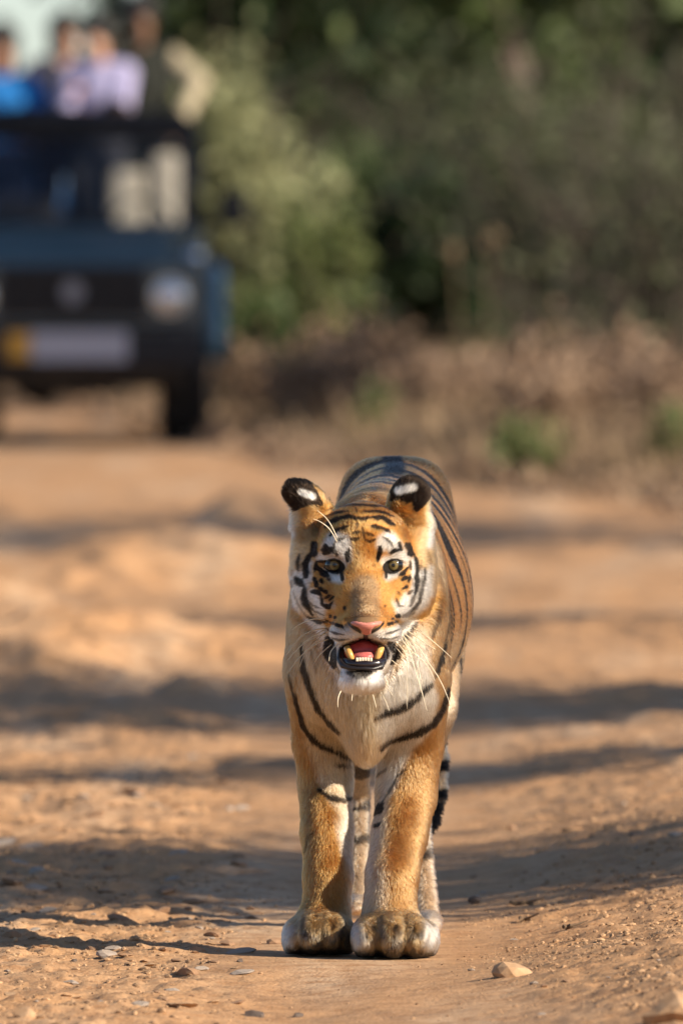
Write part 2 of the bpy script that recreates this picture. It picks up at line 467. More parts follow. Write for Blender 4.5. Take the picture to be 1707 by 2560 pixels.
# trees on the right of the track whose shade crosses it
def shade(yg, ry, h, seed, n, label, rx=1.9, xg=0.0, rz=1.2, spread=.30):
    k = h / SUN.z
    x, y = xg + SUN.x * k, yg + SUN.y * k
    tree('shade', x, y, h + 1, h, (rx, ry, rz), n, 'mid', .10, label, seed, 'trees on the right that shade the track', 40, spread)
shade(32.15, 1.15, 5.2, 11, 4600, 'leafy tree just right of the track, nearest the camera', 2.2, -0.6, 1.4, .45)
shade(36.9, 0.45, 6.0, 12, 1000, 'slim tree right of the track, second from the camera', 1.6, 0.6)
shade(42.2, 1.6, 6.4, 13, 5200, 'broad tree right of the track, third from the camera', 2.4, -.6)
shade(49.5, 1.2, 6.0, 14, 900, 'thin crowned tree right of the track, fourth from the camera', 2.0, 0.8)
shade(61.5, 3.4, 6.5, 15, 3200, 'wide crowned tree right of the track, fifth from the camera', 2.8, -1)
shade(81.9, 1.9, 7.0, 16, 13000, 'tall tree right of the safari jeep', 2.4, -4.0, 1.5)

# wood behind
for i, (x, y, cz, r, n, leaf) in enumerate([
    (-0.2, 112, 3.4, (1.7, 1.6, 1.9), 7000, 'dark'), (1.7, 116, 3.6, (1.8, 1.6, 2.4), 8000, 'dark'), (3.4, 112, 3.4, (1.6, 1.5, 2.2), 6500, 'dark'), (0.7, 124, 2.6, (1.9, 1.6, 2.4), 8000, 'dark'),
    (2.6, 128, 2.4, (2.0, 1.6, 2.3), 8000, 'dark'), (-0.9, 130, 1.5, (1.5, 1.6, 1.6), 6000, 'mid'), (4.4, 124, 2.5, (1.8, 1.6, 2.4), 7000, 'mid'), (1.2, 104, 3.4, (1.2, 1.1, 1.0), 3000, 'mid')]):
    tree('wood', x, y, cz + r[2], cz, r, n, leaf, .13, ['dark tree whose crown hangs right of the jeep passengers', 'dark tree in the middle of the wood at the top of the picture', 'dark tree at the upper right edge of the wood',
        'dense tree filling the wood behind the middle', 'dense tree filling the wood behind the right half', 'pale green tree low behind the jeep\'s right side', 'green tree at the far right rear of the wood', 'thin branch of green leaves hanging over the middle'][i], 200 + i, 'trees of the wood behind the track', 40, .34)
# far low trees on the left under the open sky
for i, (x, y, hh) in enumerate([(-9.5, 190, 1.3), (-6.0, 180, 1.5), (-13.0, 200, 1.4)]):
    tree('far', x, y, hh, hh * .6, (2.6, 2.0, hh * .5), 3500, 'olive', .16, ['hazy low tree far off behind the jeep', 'hazy low tree far off, just left of the wood', 'hazy low tree far off at the left edge'][i], 240 + i, 'low trees far off on the left', 30, .34)
SH = 'green shrubs in front of the wood'
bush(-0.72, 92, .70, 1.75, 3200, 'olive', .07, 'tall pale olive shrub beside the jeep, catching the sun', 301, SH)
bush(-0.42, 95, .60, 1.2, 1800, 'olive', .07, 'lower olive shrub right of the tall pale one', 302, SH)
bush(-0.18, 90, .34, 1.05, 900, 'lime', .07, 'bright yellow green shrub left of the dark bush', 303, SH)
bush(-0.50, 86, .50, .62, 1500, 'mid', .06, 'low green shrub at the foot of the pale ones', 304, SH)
bush(0.52, 95, .62, 1.15, 4200, 'dark', .08, 'dense dark green bush in the middle of the verge', 305, SH)
bush(0.10, 99, .7, 1.3, 2600, 'mid', .08, 'mid green shrub behind the bright one', 306, SH)
bush(1.15, 100, .8, 1.7, 2200, 'mid', .08, 'loose green shrub right of the dark bush', 307, SH)
bush(1.55, 106, .9, 2.2, 2600, 'mid', .08, 'tall green shrub towards the right edge', 308, SH)
TB = 'twiggy bushes on the right'
for i, (x, y, w_, h, n, lab) in enumerate([(1.75, 84, .8, 1.5, 500, 'grey brown twiggy bush at the right edge'), (1.35, 90, .8, 1.7, 600, 'tall grey bush of thin twigs left of the edge bush'), (0.75, 100, .9, 1.9, 700, 'wide sparse twiggy bush above the dark green bush'),
        (2.1, 92, .9, 2.1, 500, 'tallest twiggy bush, partly cut by the right edge'), (0.15, 104, .9, 1.9, 900, 'sparse greyish bush behind the olive shrubs')]):
    bush(x, y, w_, h, n * 2, 'sere', .05, lab, 320 + i, TB, 30, 46, .25)
DU = 'dry brown undergrowth shrubs along the verge'
gu = np.random.default_rng(77)
dl = ['leftmost dry brown shrub, by the jeep wheel', 'dry brown shrub second from the jeep', 'dry shrub with rusty leaves left of the tiger\'s back', 'dry shrub right above the tiger\'s back', 'dry shrub with pinkish leaves right of the tiger', 'dry shrub below the dark green bush',
      'dry shrub standing half right on the verge', 'pale dry shrub on the right verge', 'dry shrub with a few green shoots on the right', 'reddish dry shrub close to the right edge', 'dry shrub at the right edge, nearest the track', 'tall dry shrub at the right edge',
      'small dry shrub in front of the others, right of the middle', 'dry shrub behind the tiger\'s right ear']
for i, lab in enumerate(dl):
    u = 600 + i * 82 + gu.uniform(-20, 20)
    y = np.interp(u, [600, 850, 1707], [84, 80, 71]) + gu.uniform(-1, 5)
    x = (u - 853.5) * y / FPX
    bush(x, y, .42, gu.uniform(.28, .54), 420, 'dry', .045, lab, 350 + i, DU, 10, 20, .3, twig=TWIG2)
for i, (u, y, lab) in enumerate([(1300, 70, 'small green sprig in the dry verge on the right'), (1690, 69, 'green leafy plant at the right edge of the verge'), (920, 77, 'small green plant low in the dry verge above the tiger')]):
    bush((u - 853.5) * y / FPX, y, .22, .30, 260, 'lime', .04, lab, 380 + i, 'green sprigs in the dry verge', 6, 10, .3, 'plant', 'plant')
sp_ = empty('glint_stalk', ((1190 - 853.5) * 86 / FPX, 86, ground_at((1190 - 853.5) * 86 / FPX, 86))); tag(sp_, 'added tall stalks with two pale heads as glints in front of the dark bush', 'plant')
for dx, hz in ((-.145, .92), (.10, 1.02)):  # stalks and pale heads made up to give two soft glints
    bm = bmesh.new(); add_tube(bm, [(dx * .3, 0, -.02), (dx * .7, .02, hz * .5), (dx, 0, hz)], [.008, .006, .004], 6); bm_obj('stalk', bm, LEAF['straw'], sp_)
    V, F = leaves(gu, np.array([[dx, 0, hz]]), np.array([.016, .016, .02]), 40, .022); mesh_np('glint_head', V, F, mat('glint_pale', (.34, .25, .14), .6), sp_, False)
# dry grass and litter
NGb = 26000
yb = gu.uniform(64, 104, NGb); xb = road_edge(yb) + 0.02 + gu.random(NGb) ** 1.1 * 4.2
zb = ground_h(xb, yb)
hb_ = gu.uniform(.05, .30, NGb) * ss(0, .9, xb - road_edge(yb) + .25); an = gu.uniform(0, 6.28, NGb); wb = gu.uniform(.006, .016, NGb)
ln_ = gu.normal(0, .45, (NGb, 2)) * hb_[:, None]
B0 = np.stack([xb - np.cos(an) * wb, yb - np.sin(an) * wb, zb - .01], 1); B1 = np.stack([xb + np.cos(an) * wb, yb + np.sin(an) * wb, zb - .01], 1)
B2 = np.stack([xb + ln_[:, 0], yb + ln_[:, 1], zb + hb_], 1)
tag(mesh_np('dry_grass', np.stack([B0, B1, B2], 1).reshape(-1, 3), np.arange(NGb * 3).reshape(-1, 3), LEAF['straw'], smooth=False), 'dry straw coloured grass along the verge', 'grass', None, 'stuff')
NL = 16000
yl = gu.uniform(64, 104, NL); xl = road_edge(yl) - .15 + gu.random(NL) ** 1.2 * 4
cl_ = np.stack([xl, yl, ground_h(xl, yl) + gu.uniform(.0, .10, NL)], 1)
Vl, Fl = leaves(gu, cl_, np.array([.01, .01, .005]), NL, .042)
tag(mesh_np('leaf_litter', Vl, Fl, LEAF['dry'], smooth=False), 'fallen brown leaves lying on the verge', 'leaf litter', None, 'stuff')
# ------------------------------------------------------------------ tiger: body surface (smooth union of solids -> surface nets)
class Field:
    def __init__(s, xs, ys, zs):
        s.xs, s.ys, s.zs = xs, ys, zs
        s.F = np.full((len(xs), len(ys), len(zs)), 0.25, dtype=np.float32)
    def block(s, lo, hi):
        sl_ = []
        for a, l, h in zip((s.xs, s.ys, s.zs), lo, hi):
            i0 = max(0, np.searchsorted(a, l) - 1); i1 = min(len(a), np.searchsorted(a, h) + 1)
            sl_.append(slice(i0, max(i1, i0 + 1)))
        X = s.xs[sl_[0]][:, None, None].astype(np.float32); Y = s.ys[sl_[1]][None, :, None].astype(np.float32); Z = s.zs[sl_[2]][None, None, :].astype(np.float32)
        return tuple(sl_), X, Y, Z
    def put(s, sl_, d, k, sub=False):
        f = s.F[sl_]
        if sub:
            h = np.maximum(k - np.abs(f + d), 0) / k
            s.F[sl_] = np.maximum(f, -d) + h * h * k * 0.25
        else:
            h = np.maximum(k - np.abs(f - d), 0) / k
            s.F[sl_] = np.minimum(f, d) - h * h * k * 0.25
    def ell(s, c, r, k=0.03, rot=None, sub=False):
        """ellipsoid; rot: 3x3 matrix world->local"""
        c = np.asarray(c, float); r = np.asarray(r, float)
        m = (r.max() if rot is not None else r) + k + 0.02
        sl_, X, Y, Z = s.block(c - m, c + m)
        X, Y, Z = X - np.float32(c[0]), Y - np.float32(c[1]), Z - np.float32(c[2])
        if rot is not None:
            R = np.asarray(rot, np.float32)
            X, Y, Z = (R[0, 0] * X + R[0, 1] * Y + R[0, 2] * Z, R[1, 0] * X + R[1, 1] * Y + R[1, 2] * Z, R[2, 0] * X + R[2, 1] * Y + R[2, 2] * Z)
        a, b, e = X / np.float32(r[0]), Y / np.float32(r[1]), Z / np.float32(r[2])
        k0 = np.sqrt(a * a + b * b + e * e) + np.float32(1e-5)
        a, b, e = a / np.float32(r[0]), b / np.float32(r[1]), e / np.float32(r[2])
        k1 = np.sqrt(a * a + b * b + e * e) + np.float32(1e-5)
        s.put(sl_, k0 * (k0 - 1) / k1, k, sub)
    def cone(s, a, b, ra, rb, k=0.03, sub=False):
        a = np.asarray(a, float); b = np.asarray(b, float)
        m = max(ra, rb) + k + 0.02
        sl_, X, Y, Z = s.block(np.minimum(a, b) - m, np.maximum(a, b) + m)
        d = b - a; L2 = float(d @ d)
        t = np.clip(((X - a[0]) * d[0] + (Y - a[1]) * d[1] + (Z - a[2]) * d[2]) / np.float32(L2), 0, 1)
        q = np.sqrt((X - a[0] - t * d[0]) ** 2 + (Y - a[1] - t * d[1]) ** 2 + (Z - a[2] - t * d[2]) ** 2)
        s.put(sl_, (q - (ra + (rb - ra) * t)).astype(np.float32), k, sub)
    def chain(s, pts, k=0.03):
        A = np.array([p for p, r in pts]); m = max(r for p, r in pts) + k + 0.02
        sl_, X, Y, Z = s.block(A.min(0) - m, A.max(0) + m)
        D = None
        for (a, ra), (b, rb) in zip(pts[:-1], pts[1:]):
            d = b - a
            t = np.clip(((X - a[0]) * d[0] + (Y - a[1]) * d[1] + (Z - a[2]) * d[2]) / np.float32(d @ d), 0, 1)
            q = np.sqrt((X - a[0] - t * d[0]) ** 2 + (Y - a[1] - t * d[1]) ** 2 + (Z - a[2] - t * d[2]) ** 2) - (ra + (rb - ra) * t)
            if D is None: D = q
            else:
                kk = 0.012; h = np.maximum(kk - np.abs(D - q), 0) / kk
                D = np.minimum(D, q) - h * h * kk * 0.25
        s.put(sl_, D.astype(np.float32), k)

def surface_nets(F, xs, ys, zs):
    neg = F < 0
    n = [neg[i:F.shape[0] - 1 + i, j:F.shape[1] - 1 + j, k:F.shape[2] - 1 + k] for i in (0, 1) for j in (0, 1) for k in (0, 1)]
    al = n[0].copy(); an = n[0].copy()
    for q in n[1:]: al &= q; an |= q
    I, J, K = np.nonzero(an & ~al)
    idx = np.full(an.shape, -1, np.int32); idx[I, J, K] = np.arange(len(I), dtype=np.int32)
    acc = np.zeros((len(I), 3)); cnt = np.zeros(len(I))
    corners = [(i, j, k) for i in (0, 1) for j in (0, 1) for k in (0, 1)]
    for a in range(8):
        for b in range(a + 1, 8):
            ca, cb = corners[a], corners[b]
            if sum(abs(x - y) for x, y in zip(ca, cb)) != 1: continue
            fa = F[I + ca[0], J + ca[1], K + ca[2]]; fb = F[I + cb[0], J + cb[1], K + cb[2]]
            m = (fa < 0) != (fb < 0)
            t = np.where(m, fa / np.where(m, fa - fb, 1), 0)
            for ax in range(3):
                acc[:, ax] += np.where(m, ca[ax] + t * (cb[ax] - ca[ax]), 0)
            cnt += m
    acc /= cnt[:, None]
    V = np.empty((len(I), 3))
    for ax, (a, i) in enumerate(((xs, I), (ys, J), (zs, K))):
        V[:, ax] = a[i] + acc[:, ax] * (a[i + 1] - a[i])
    quads = []
    for ax in range(3):
        A = [slice(1, -1)] * 3; B = [slice(1, -1)] * 3
        A[ax] = slice(0, -1); B[ax] = slice(1, None)
        s0 = neg[tuple(A)]; s1 = neg[tuple(B)]
        e = np.nonzero(s0 != s1)
        flip = s0[e]
        g = [e[0] + (ax != 0), e[1] + (ax != 1), e[2] + (ax != 2)]
        o1, o2 = [(1, 2), (2, 0), (0, 1)][ax]
        def at(d1, d2):
            h = list(g); h[o1] = h[o1] - d1; h[o2] = h[o2] - d2
            return idx[h[0], h[1], h[2]]
        q = np.stack([at(1, 1), at(0, 1), at(0, 0), at(1, 0)], 1)
        q[~flip] = q[~flip][:, ::-1]
        quads.append(q)
    Q = np.concatenate(quads)
    return V, Q[(Q >= 0).all(1)]

def axis(segs):
    """[(start, end, step), ...] -> rectilinear coordinates"""
    out = []
    for a, b, st in segs:
        out.append(np.arange(a, b, st))
    return np.concatenate(out)

def rot_xz(deg):
    c, s_ = math.cos(math.radians(deg)), math.sin(math.radians(deg))
    return np.array([[c, 0, s_], [0, 1, 0], [-s_, 0, c]])

def rot_yz(deg):
    c, s_ = math.cos(math.radians(deg)), math.sin(math.radians(deg))
    return np.array([[1, 0, 0], [0, c, s_], [0, -s_, c]])

def build_tiger_field():
    f = Field(axis([(-0.16, 0.32, 0.003)]),
              axis([(28.52, 28.98, 0.003), (28.98, 29.30, 0.005), (29.30, 30.85, 0.009)]),
              axis([(-0.02, 0.16, 0.003), (0.16, 0.52, 0.005), (0.52, 1.02, 0.003)]))
    p = PX
    def E(u, v, dy, ru, rv, rd, k=0.03, rot=None, sub=False):
        f.ell(P(u, v, dy), (ru * p, rd, rv * p), k, rot, sub)
    def C(pts, k=0.03):
        f.chain([(P(u, v, dy), r * p) for u, v, dy, r in pts], k)
    # trunk
    E(915, 1600, 0.16, 178, 245, 0.23, 0.06)                       # rib cage, front
    E(965, 1500, 0.50, 172, 262, 0.34, 0.10)
    E(1006, 1500, 0.80, 182, 258, 0.34, 0.10)                      # belly
    E(990, 1430, 1.10, 150, 258, 0.30, 0.10)                       # loins
    E(988, 1364, 1.32, 142, 212, 0.22, 0.08)                       # rump
    C([(922, 1215, 1.25, 60), (905, 1330, 1.40, 70)], 0.06)        # hips
    C([(1052, 1215, 1.25, 60), (1068, 1330, 1.40, 70)], 0.06)
    C([(930, 1340, 0.22, 110), (985, 1285, 1.2, 115)], 0.08)       # back
    C([(905, 1430, -0.06, 128), (930, 1440, 0.28, 165)], 0.06)     # neck
    C([(905, 1560, 0.00, 120), (920, 1700, 0.04, 130)], 0.05)      # throat, breast
    E(800, 1600, 0.16, 66, 200, 0.16, 0.06)                        # shoulders
    E(1045, 1620, 0.14, 66, 220, 0.16, 0.06)
    E(915, 1805, 0.05, 52, 95, 0.09, 0.05)                         # breast bone
    # fore legs
    C([(800, 1680, 0.10, 80), (806, 1850, 0.19, 74), (812, 1960, 0.20, 66), (817, 2080, 0.15, 64), (820, 2190, 0.10, 60), (815, 2270, 0.08, 60)], 0.04)
    C([(1028, 1700, 0.08, 84), (1028, 1860, 0.16, 78), (1016, 1990, 0.15, 74), (998, 2090, 0.09, 68), (980, 2190, 0.02, 64), (975, 2265, 0.00, 66)], 0.04)
    # fore paws: instep and four toes each
    E(800, 2328, 0.06, 78, 56, 0.10, 0.03)
    E(980, 2332, -0.02, 92, 58, 0.11, 0.03)
    for u, v, dy, r, h in ((739, 2350, 0.035, 32, 42), (782, 2338, 0.000, 33, 48), (830, 2337, 0.000, 32, 48), (862, 2350, 0.035, 26, 38)):
        E(u, v, dy, r, h, 0.055, 0.022)
    for u, v, dy, r, h in ((918, 2348, -0.080, 38, 50), (982, 2346, -0.100, 36, 54), (1038, 2345, -0.085, 35, 50), (1068, 2351, -0.035, 28, 42)):
        E(u, v, dy, r, h, 0.060, 0.022)
    # hind legs
    E(905, 1480, 1.22, 75, 200, 0.20, 0.06)
    C([(880, 1640, 1.14, 80), (868, 1760, 1.08, 60), (890, 1900, 1.36, 38), (897, 1985, 1.50, 28), (897, 2120, 1.44, 26), (892, 2235, 1.38, 30)], 0.04)
    E(890, 2262, 1.32, 40, 26, 0.10, 0.02)
    E(1070, 1480, 1.12, 72, 200, 0.20, 0.06)
    C([(1085, 1640, 1.02, 78), (1085, 1770, 0.88, 60), (1056, 1920, 1.05, 38), (1044, 2010, 1.14, 29), (1054, 2150, 1.00, 28), (1066, 2270, 0.92, 30)], 0.04)
    E(1070, 2306, 0.84, 36, 29, 0.11, 0.02)
    for u, dy in ((1050, 0.78), (1068, 0.75), (1088, 0.78)):
        E(u, 2318, dy, 14, 20, 0.04, 0.008)
    # tail
    C([(985, 1300, 1.48, 36), (1020, 1450, 1.66, 26), (1075, 1700, 1.70, 22), (1102, 1900, 1.62, 19), (1098, 1990, 1.56, 18), (1083, 2060, 1.50, 14), (1070, 2090, 1.46, 7)], 0.03)
    # head
    E(908, 1388, -0.10, 124, 132, 0.125, 0.04)                     # skull
    E(908, 1348, -0.16, 96, 88, 0.08, 0.03)                        # forehead
    for sx in (-1, 1):
        X = lambda o: 909 + sx * o
        E(X(66), 1376, -0.180, 46, 34, 0.045, 0.03)                # brow
        E(X(110), 1452, -0.10, 52, 98, 0.085, 0.03, rot_xz(sx * 8))     # cheek ruff
        E(X(126), 1385, -0.08, 36, 80, 0.060, 0.03)
        E(X(74), 1490, -0.17, 56, 70, 0.07, 0.03)                  # cheek bone
        E(X(44), 1510, -0.225, 40, 74, 0.055, 0.03)                # side of the nose
    C([(909, 1400, -0.180, 54), (912, 1480, -0.240, 50), (914, 1542, -0.300, 46)], 0.03)   # bridge
    E(912, 1572, -0.27, 82, 44, 0.085, 0.025)                      # muzzle
    E(870, 1584, -0.300, 46, 32, 0.050, 0.018)                     # whisker pads
    E(957, 1584, -0.300, 46, 32, 0.050, 0.018)
    E(914, 1560, -0.350, 40, 24, 0.030, 0.012)                     # nose tip
    E(906, 1640, -0.21, 80, 72, 0.09, 0.03)                        # jaw
    E(904, 1688, -0.288, 56, 32, 0.062, 0.02)                      # chin
    # eye sockets, mouth
    E(836, 1418, -0.262, 21, 12.5, 0.050, 0.010, rot_xz(14), True)
    E(983, 1418, -0.262, 21, 12.5, 0.050, 0.010, rot_xz(-14), True)
    E(909, 1640, -0.335, 56, 26, 0.085, 0.008, None, True)
    E(909, 1616, -0.345, 22, 16, 0.060, 0.008, None, True)
    # ears: cup with a hollow that opens outward
    E(762, 1246, -0.075, 58, 40, 0.026, 0.014, rot_xz(-36))
    E(784, 1266, -0.072, 44, 33, 0.030, 0.016, rot_xz(-36))
    E(776, 1298, -0.070, 46, 40, 0.036, 0.03, rot_xz(-20))
    E(772, 1345, -0.075, 34, 48, 0.045, 0.03)
    E(722, 1276, -0.052, 24, 16, 0.030, 0.008, rot_xz(-50), True)
    E(1024, 1240, -0.075, 48, 48, 0.028, 0.014, rot_xz(42))
    E(1002, 1262, -0.072, 34, 36, 0.030, 0.016)
    E(1036, 1296, -0.070, 42, 42, 0.036, 0.03, rot_xz(20))
    E(1044, 1345, -0.075, 32, 48, 0.045, 0.03)
    E(1078, 1270, -0.052, 20, 16, 0.030, 0.008, rot_xz(50), True)
    f.F = np.maximum(f.F, (0.001 - f.zs)[None, None, :].astype(np.float32))     # soles are flat
    return f

import time as _time
_t0 = _time.time()
TF = build_tiger_field()
TV, TQ = surface_nets(TF.F + np.float32(0.003), TF.xs, TF.ys, TF.zs)
# relax the surface a little
def relax(V, Q, it=2, lam=0.5):
    e = np.concatenate([Q[:, [0, 1]], Q[:, [1, 2]], Q[:, [2, 3]], Q[:, [3, 0]]])
    deg = np.bincount(e[:, 0], minlength=len(V)) + np.bincount(e[:, 1], minlength=len(V))
    for _ in range(it):
        acc = np.stack([np.bincount(e[:, 0], V[e[:, 1], a], len(V)) + np.bincount(e[:, 1], V[e[:, 0], a], len(V)) for a in range(3)], 1)
        V = V + lam * (acc / np.maximum(deg, 1)[:, None] - V)
    return V
TV = relax(TV, TQ, 3)
def vert_normals(V, Q):
    n = np.cross(V[Q[:, 2]] - V[Q[:, 0]], V[Q[:, 3]] - V[Q[:, 1]])
    N = np.stack([sum(np.bincount(Q[:, c], n[:, a], len(V)) for c in range(4)) for a in range(3)], 1)
    return N / (np.linalg.norm(N, axis=1, keepdims=True) + 1e-12)
TN = vert_normals(TV, TQ)
def front_y(x, z, y0=28.45, y1=29.4):
    """depth of the foremost body surface at x, z"""
    i = np.clip(np.searchsorted(TF.xs, x) - 1, 0, len(TF.xs) - 2); k = np.clip(np.searchsorted(TF.zs, z) - 1, 0, len(TF.zs) - 2)
    fx = (x - TF.xs[i]) / (TF.xs[i + 1] - TF.xs[i]); fz = (z - TF.zs[k]) / (TF.zs[k + 1] - TF.zs[k])
    l = (TF.F[i, :, k] * (1 - fx) + TF.F[i + 1, :, k] * fx) * (1 - fz) + (TF.F[i, :, k + 1] * (1 - fx) + TF.F[i + 1, :, k + 1] * fx) * fz
    j = np.nonzero((l[:-1] > -0.003) & (l[1:] <= -0.003))[0]
    if len(j) == 0: return y1
    j = j[0]
    return TF.ys[j] + (TF.ys[j + 1] - TF.ys[j]) * (l[j] + 0.003) / (l[j] - l[j + 1])
def on_front(u, v, dy=-0.25, lift=0.0):
    q = P(u, v, dy); q[1] = front_y(q[0], q[2]) - lift
    return q
print('tiger surface', len(TV), 'verts', round(_time.time() - _t0, 1), 's')
# ------------------------------------------------------------------ tiger: coat pattern
# The markings are lines on the animal's front, written in its own front elevation (columns / rows of 1/1226 m).
def A1(*p): return np.array([(680 + x * .33163, 1120 + y * .33163) for x, y in p])     # head sheet
def A2(*p): return np.array([(680 + x * .33163, 1700 + y * .33163) for x, y in p])     # chest and leg sheet
K = .33163
FACE = [  # (line, width on the sheet, strength)
 (A1((400,472),(480,442),(600,426),(720,430),(830,440),(900,466)),15,.9), (A1((510,400),(620,388),(740,392),(870,396)),12,.7),
 (A1((420,512),(480,490),(570,474)),16,.95), (A1((690,476),(780,476),(860,490),(920,520)),17,.95),
 (A1((400,592),(450,555),(520,525),(600,514),(650,530)),30,1), (A1((640,528),(700,536),(760,520)),28,1), (A1((760,520),(830,530),(880,555),(926,582)),30,1),
 (A1((440,662),(480,625),(530,602),(585,590)),28,1), (A1((750,588),(820,600),(870,625),(906,650)),26,1),
 (A1((645,560),(640,605)),14,.9), (A1((680,600),(690,640),(700,690)),14,.8), (A1((605,642),(655,630)),24,.95), (A1((700,640),(765,662)),20,.85),
 (A1((598,690),(658,684)),22,.95), (A1((695,690),(740,705),(775,690)),18,.85), (A1((630,455),(640,490)),18,.8),
 (A1((545,680),(500,690),(470,720),(460,752)),18,.9), (A1((470,752),(430,775),(388,792)),32,1), (A1((402,738),(378,772)),26,1), (A1((460,770),(482,802)),22,.9),
 (A1((830,670),(870,690),(900,720),(915,752)),18,.9), (A1((958,728),(972,768)),26,1), (A1((972,768),(930,770),(898,792)),24,1),
 (A1((582,762),(568,800),(570,848)),25,1), (A1((812,748),(817,790),(798,852)),27,1), (A1((640,770),(650,800)),16,.5), (A1((720,770),(740,810)),16,.4),
 (A1((315,728),(320,795)),48,1), (A1((285,805),(255,870),(260,975)),44,1), (A1((208,808),(190,870),(200,925)),20,.95),
 (A1((335,858),(318,935)),28,1), (A1((335,858),(405,855)),17,1), (A1((178,980),(210,1012),(245,1042)),44,1),
 (A1((245,1040),(240,1120),(260,1190),(300,1255)),38,1), (A1((150,1000),(146,1060)),18,.8),
 (A1((350,908),(380,940),(424,968)),34,1), (A1((318,985),(340,1034)),28,1), (A1((370,1003),(372,1010)),30,1), (A1((426,990),(436,992)),22,.9),
 (A1((360,1058),(402,1088)),28,1), (A1((298,1090),(350,1088),(372,1112)),30,1), (A1((370,1110),(380,1182),(430,1202),(462,1158)),26,1),
 (A1((395,1136),(444,1108)),16,1), (A1((430,1152),(464,1122)),16,1), (A1((270,1150),(310,1190),(372,1212)),16,.8), (A1((280,1182),(320,1232),(392,1262)),15,.8),
 (A1((1025,738),(1042,795)),44,1), (A1((1068,800),(1090,850),(1095,950),(1090,1050),(1078,1105)),29,1), (A1((1038,850),(1046,915)),20,.95),
 (A1((1150,905),(1152,985)),20,1), (A1((1150,980),(1130,1080),(1110,1160),(1050,1235)),26,.9), (A1((1020,905),(990,940),(958,962)),24,1),
 (A1((1012,978),(983,992)),21,1), (A1((1042,958),(1030,1014)),17,1), (A1((1012,1048),(988,1062)),23,1), (A1((1062,1074),(1020,1102)),17,.85),
 (A1((948,1084),(977,1112)),12,.8), (A1((935,1138),(960,1190),(988,1192)),21,.9), (A1((1080,1100),(1060,1150),(1040,1192)),20,.8),
 (A1((1070,1220),(1040,1252),(995,1275)),34,.75), (A1((1185,800),(1195,900)),12,.4),
 (A1((547,1203),(548,1209)),20,1), (A1((852,1188),(853,1193)),16,.9),
 (A1((437,1266),(438,1276)),22,1), (A1((474,1278),(477,1279)),17,1), (A1((448,1318),(455,1322)),20,1), (A1((485,1333),(500,1338)),20,1), (A1((520,1342),(530,1350)),17,1),
 (A1((935,1268),(936,1273)),16,1), (A1((955,1260),(957,1270)),17,1), (A1((908,1290),(912,1292)),17,1), (A1((932,1312),(938,1310)),17,1), (A1((880,1332),(884,1329)),17,1), (A1((902,1322),(908,1319)),17,1),
 (A1((412,1368),(460,1396),(545,1411)),17,.95), (A1((425,1428),(500,1450),(585,1446)),15,.9), (A1((860,1402),(910,1391),(965,1368)),17,.95), (A1((820,1440),(900,1441),(965,1420)),15,.9),
 (A1((470,1500),(540,1470)),10,.5), (A1((800,1470),(880,1480)),10,.5),
 (A1((270,1278),(340,1310),(412,1312)),30,.95), (A1((418,1440),(438,1540),(462,1650)),74,1), (A1((1095,1325),(1062,1400),(1000,1450)),44,.95),
 (A1((880,1470),(955,1550),(905,1625)),54,1), (A1((690,1400),(700,1460)),14,1),
 (A1((1122,845),(1126,1000),(1105,1100),(1070,1160)),10,.7), (A1((1172,760),(1192,860),(1195,1000)),12,.5), (A1((225,1060),(228,1150)),12,.7), (A1((165,1080),(200,1180),(262,1268)),13,.7),
 (A1((190,1150),(240,1235)),10,.6), (A1((300,1195),(352,1285)),10,.6), (A1((150,900),(165,980)),12,.5), (A1((1130,1130),(1085,1230)),12,.6), (A1((1010,1130),(1000,1210)),9,.5), (A1((345,1130),(380,1150)),10,.6),
 (A1((1058,985),(1062,1050)),9,.6), (A1((300,860),(290,960)),9,.4), (A1((560,560),(640,575)),9,.5), (A1((700,575),(740,590)),9,.5), (A1((470,455),(560,440)),9,.4), (A1((770,450),(850,470)),9,.4), (A1((590,860),(595,890)),9,.6), (A1((770,870),(775,890)),9,.6),
 (A1((570,1700),(655,1712),(745,1700)),56,.88), (A1((560,1738),(640,1762),(745,1745)),30,.5), (A1((480,1650),(520,1720)),30,.7),
]
CHEST = [
 (A1((220,1480),(240,1650),(290,1800),(350,1962)),30,1), (A2((225,-90),(262,0),(300,110),(350,220),(420,310),(502,392)),38,1),
 (A1((130,1700),(160,1850)),20,.9), (A2((150,20),(190,200),(240,360),(310,460),(430,520),(540,580),(605,592)),36,1),
 (A2((470,640),(590,652)),28,.9), (A2((345,828),(430,880),(540,915),(612,878)),36,1),
 (A2((770,292),(860,250),(980,212),(1090,140),(1212,20)),46,1), (A1((1225,1735),(1275,1600),(1310,1450)),30,1),
 (A2((826,505),(880,460),(1000,430),(1120,390),(1220,320),(1290,220),(1330,60)),48,1),
 (A2((1050,640),(950,722),(880,852),(815,960)),17,.9), (A2((835,938),(780,1012)),52,1), (A2((765,1105),(815,1088)),30,1), (A2((800,712),(862,668)),22,.9),
 (A1((1240,1040),(1266,1150),(1250,1300),(1200,1425)),26,.85), (A1((290,1490),(335,1690)),18,.7), (A1((1190,1420),(1130,1600)),14,.35),
 (A2((245,1310),(270,1172),(325,1150)),17,.7), (A1((1010,1700),(1080,1640)),14,.3),
 (A1((1290,1500),(1340,1300),(1330,1100)),16,.7), (A1((1360,1500),(1410,1300),(1390,1000)),18,.8),
 (A1((1245,640),(1300,800),(1330,1000)),12,.5),
]
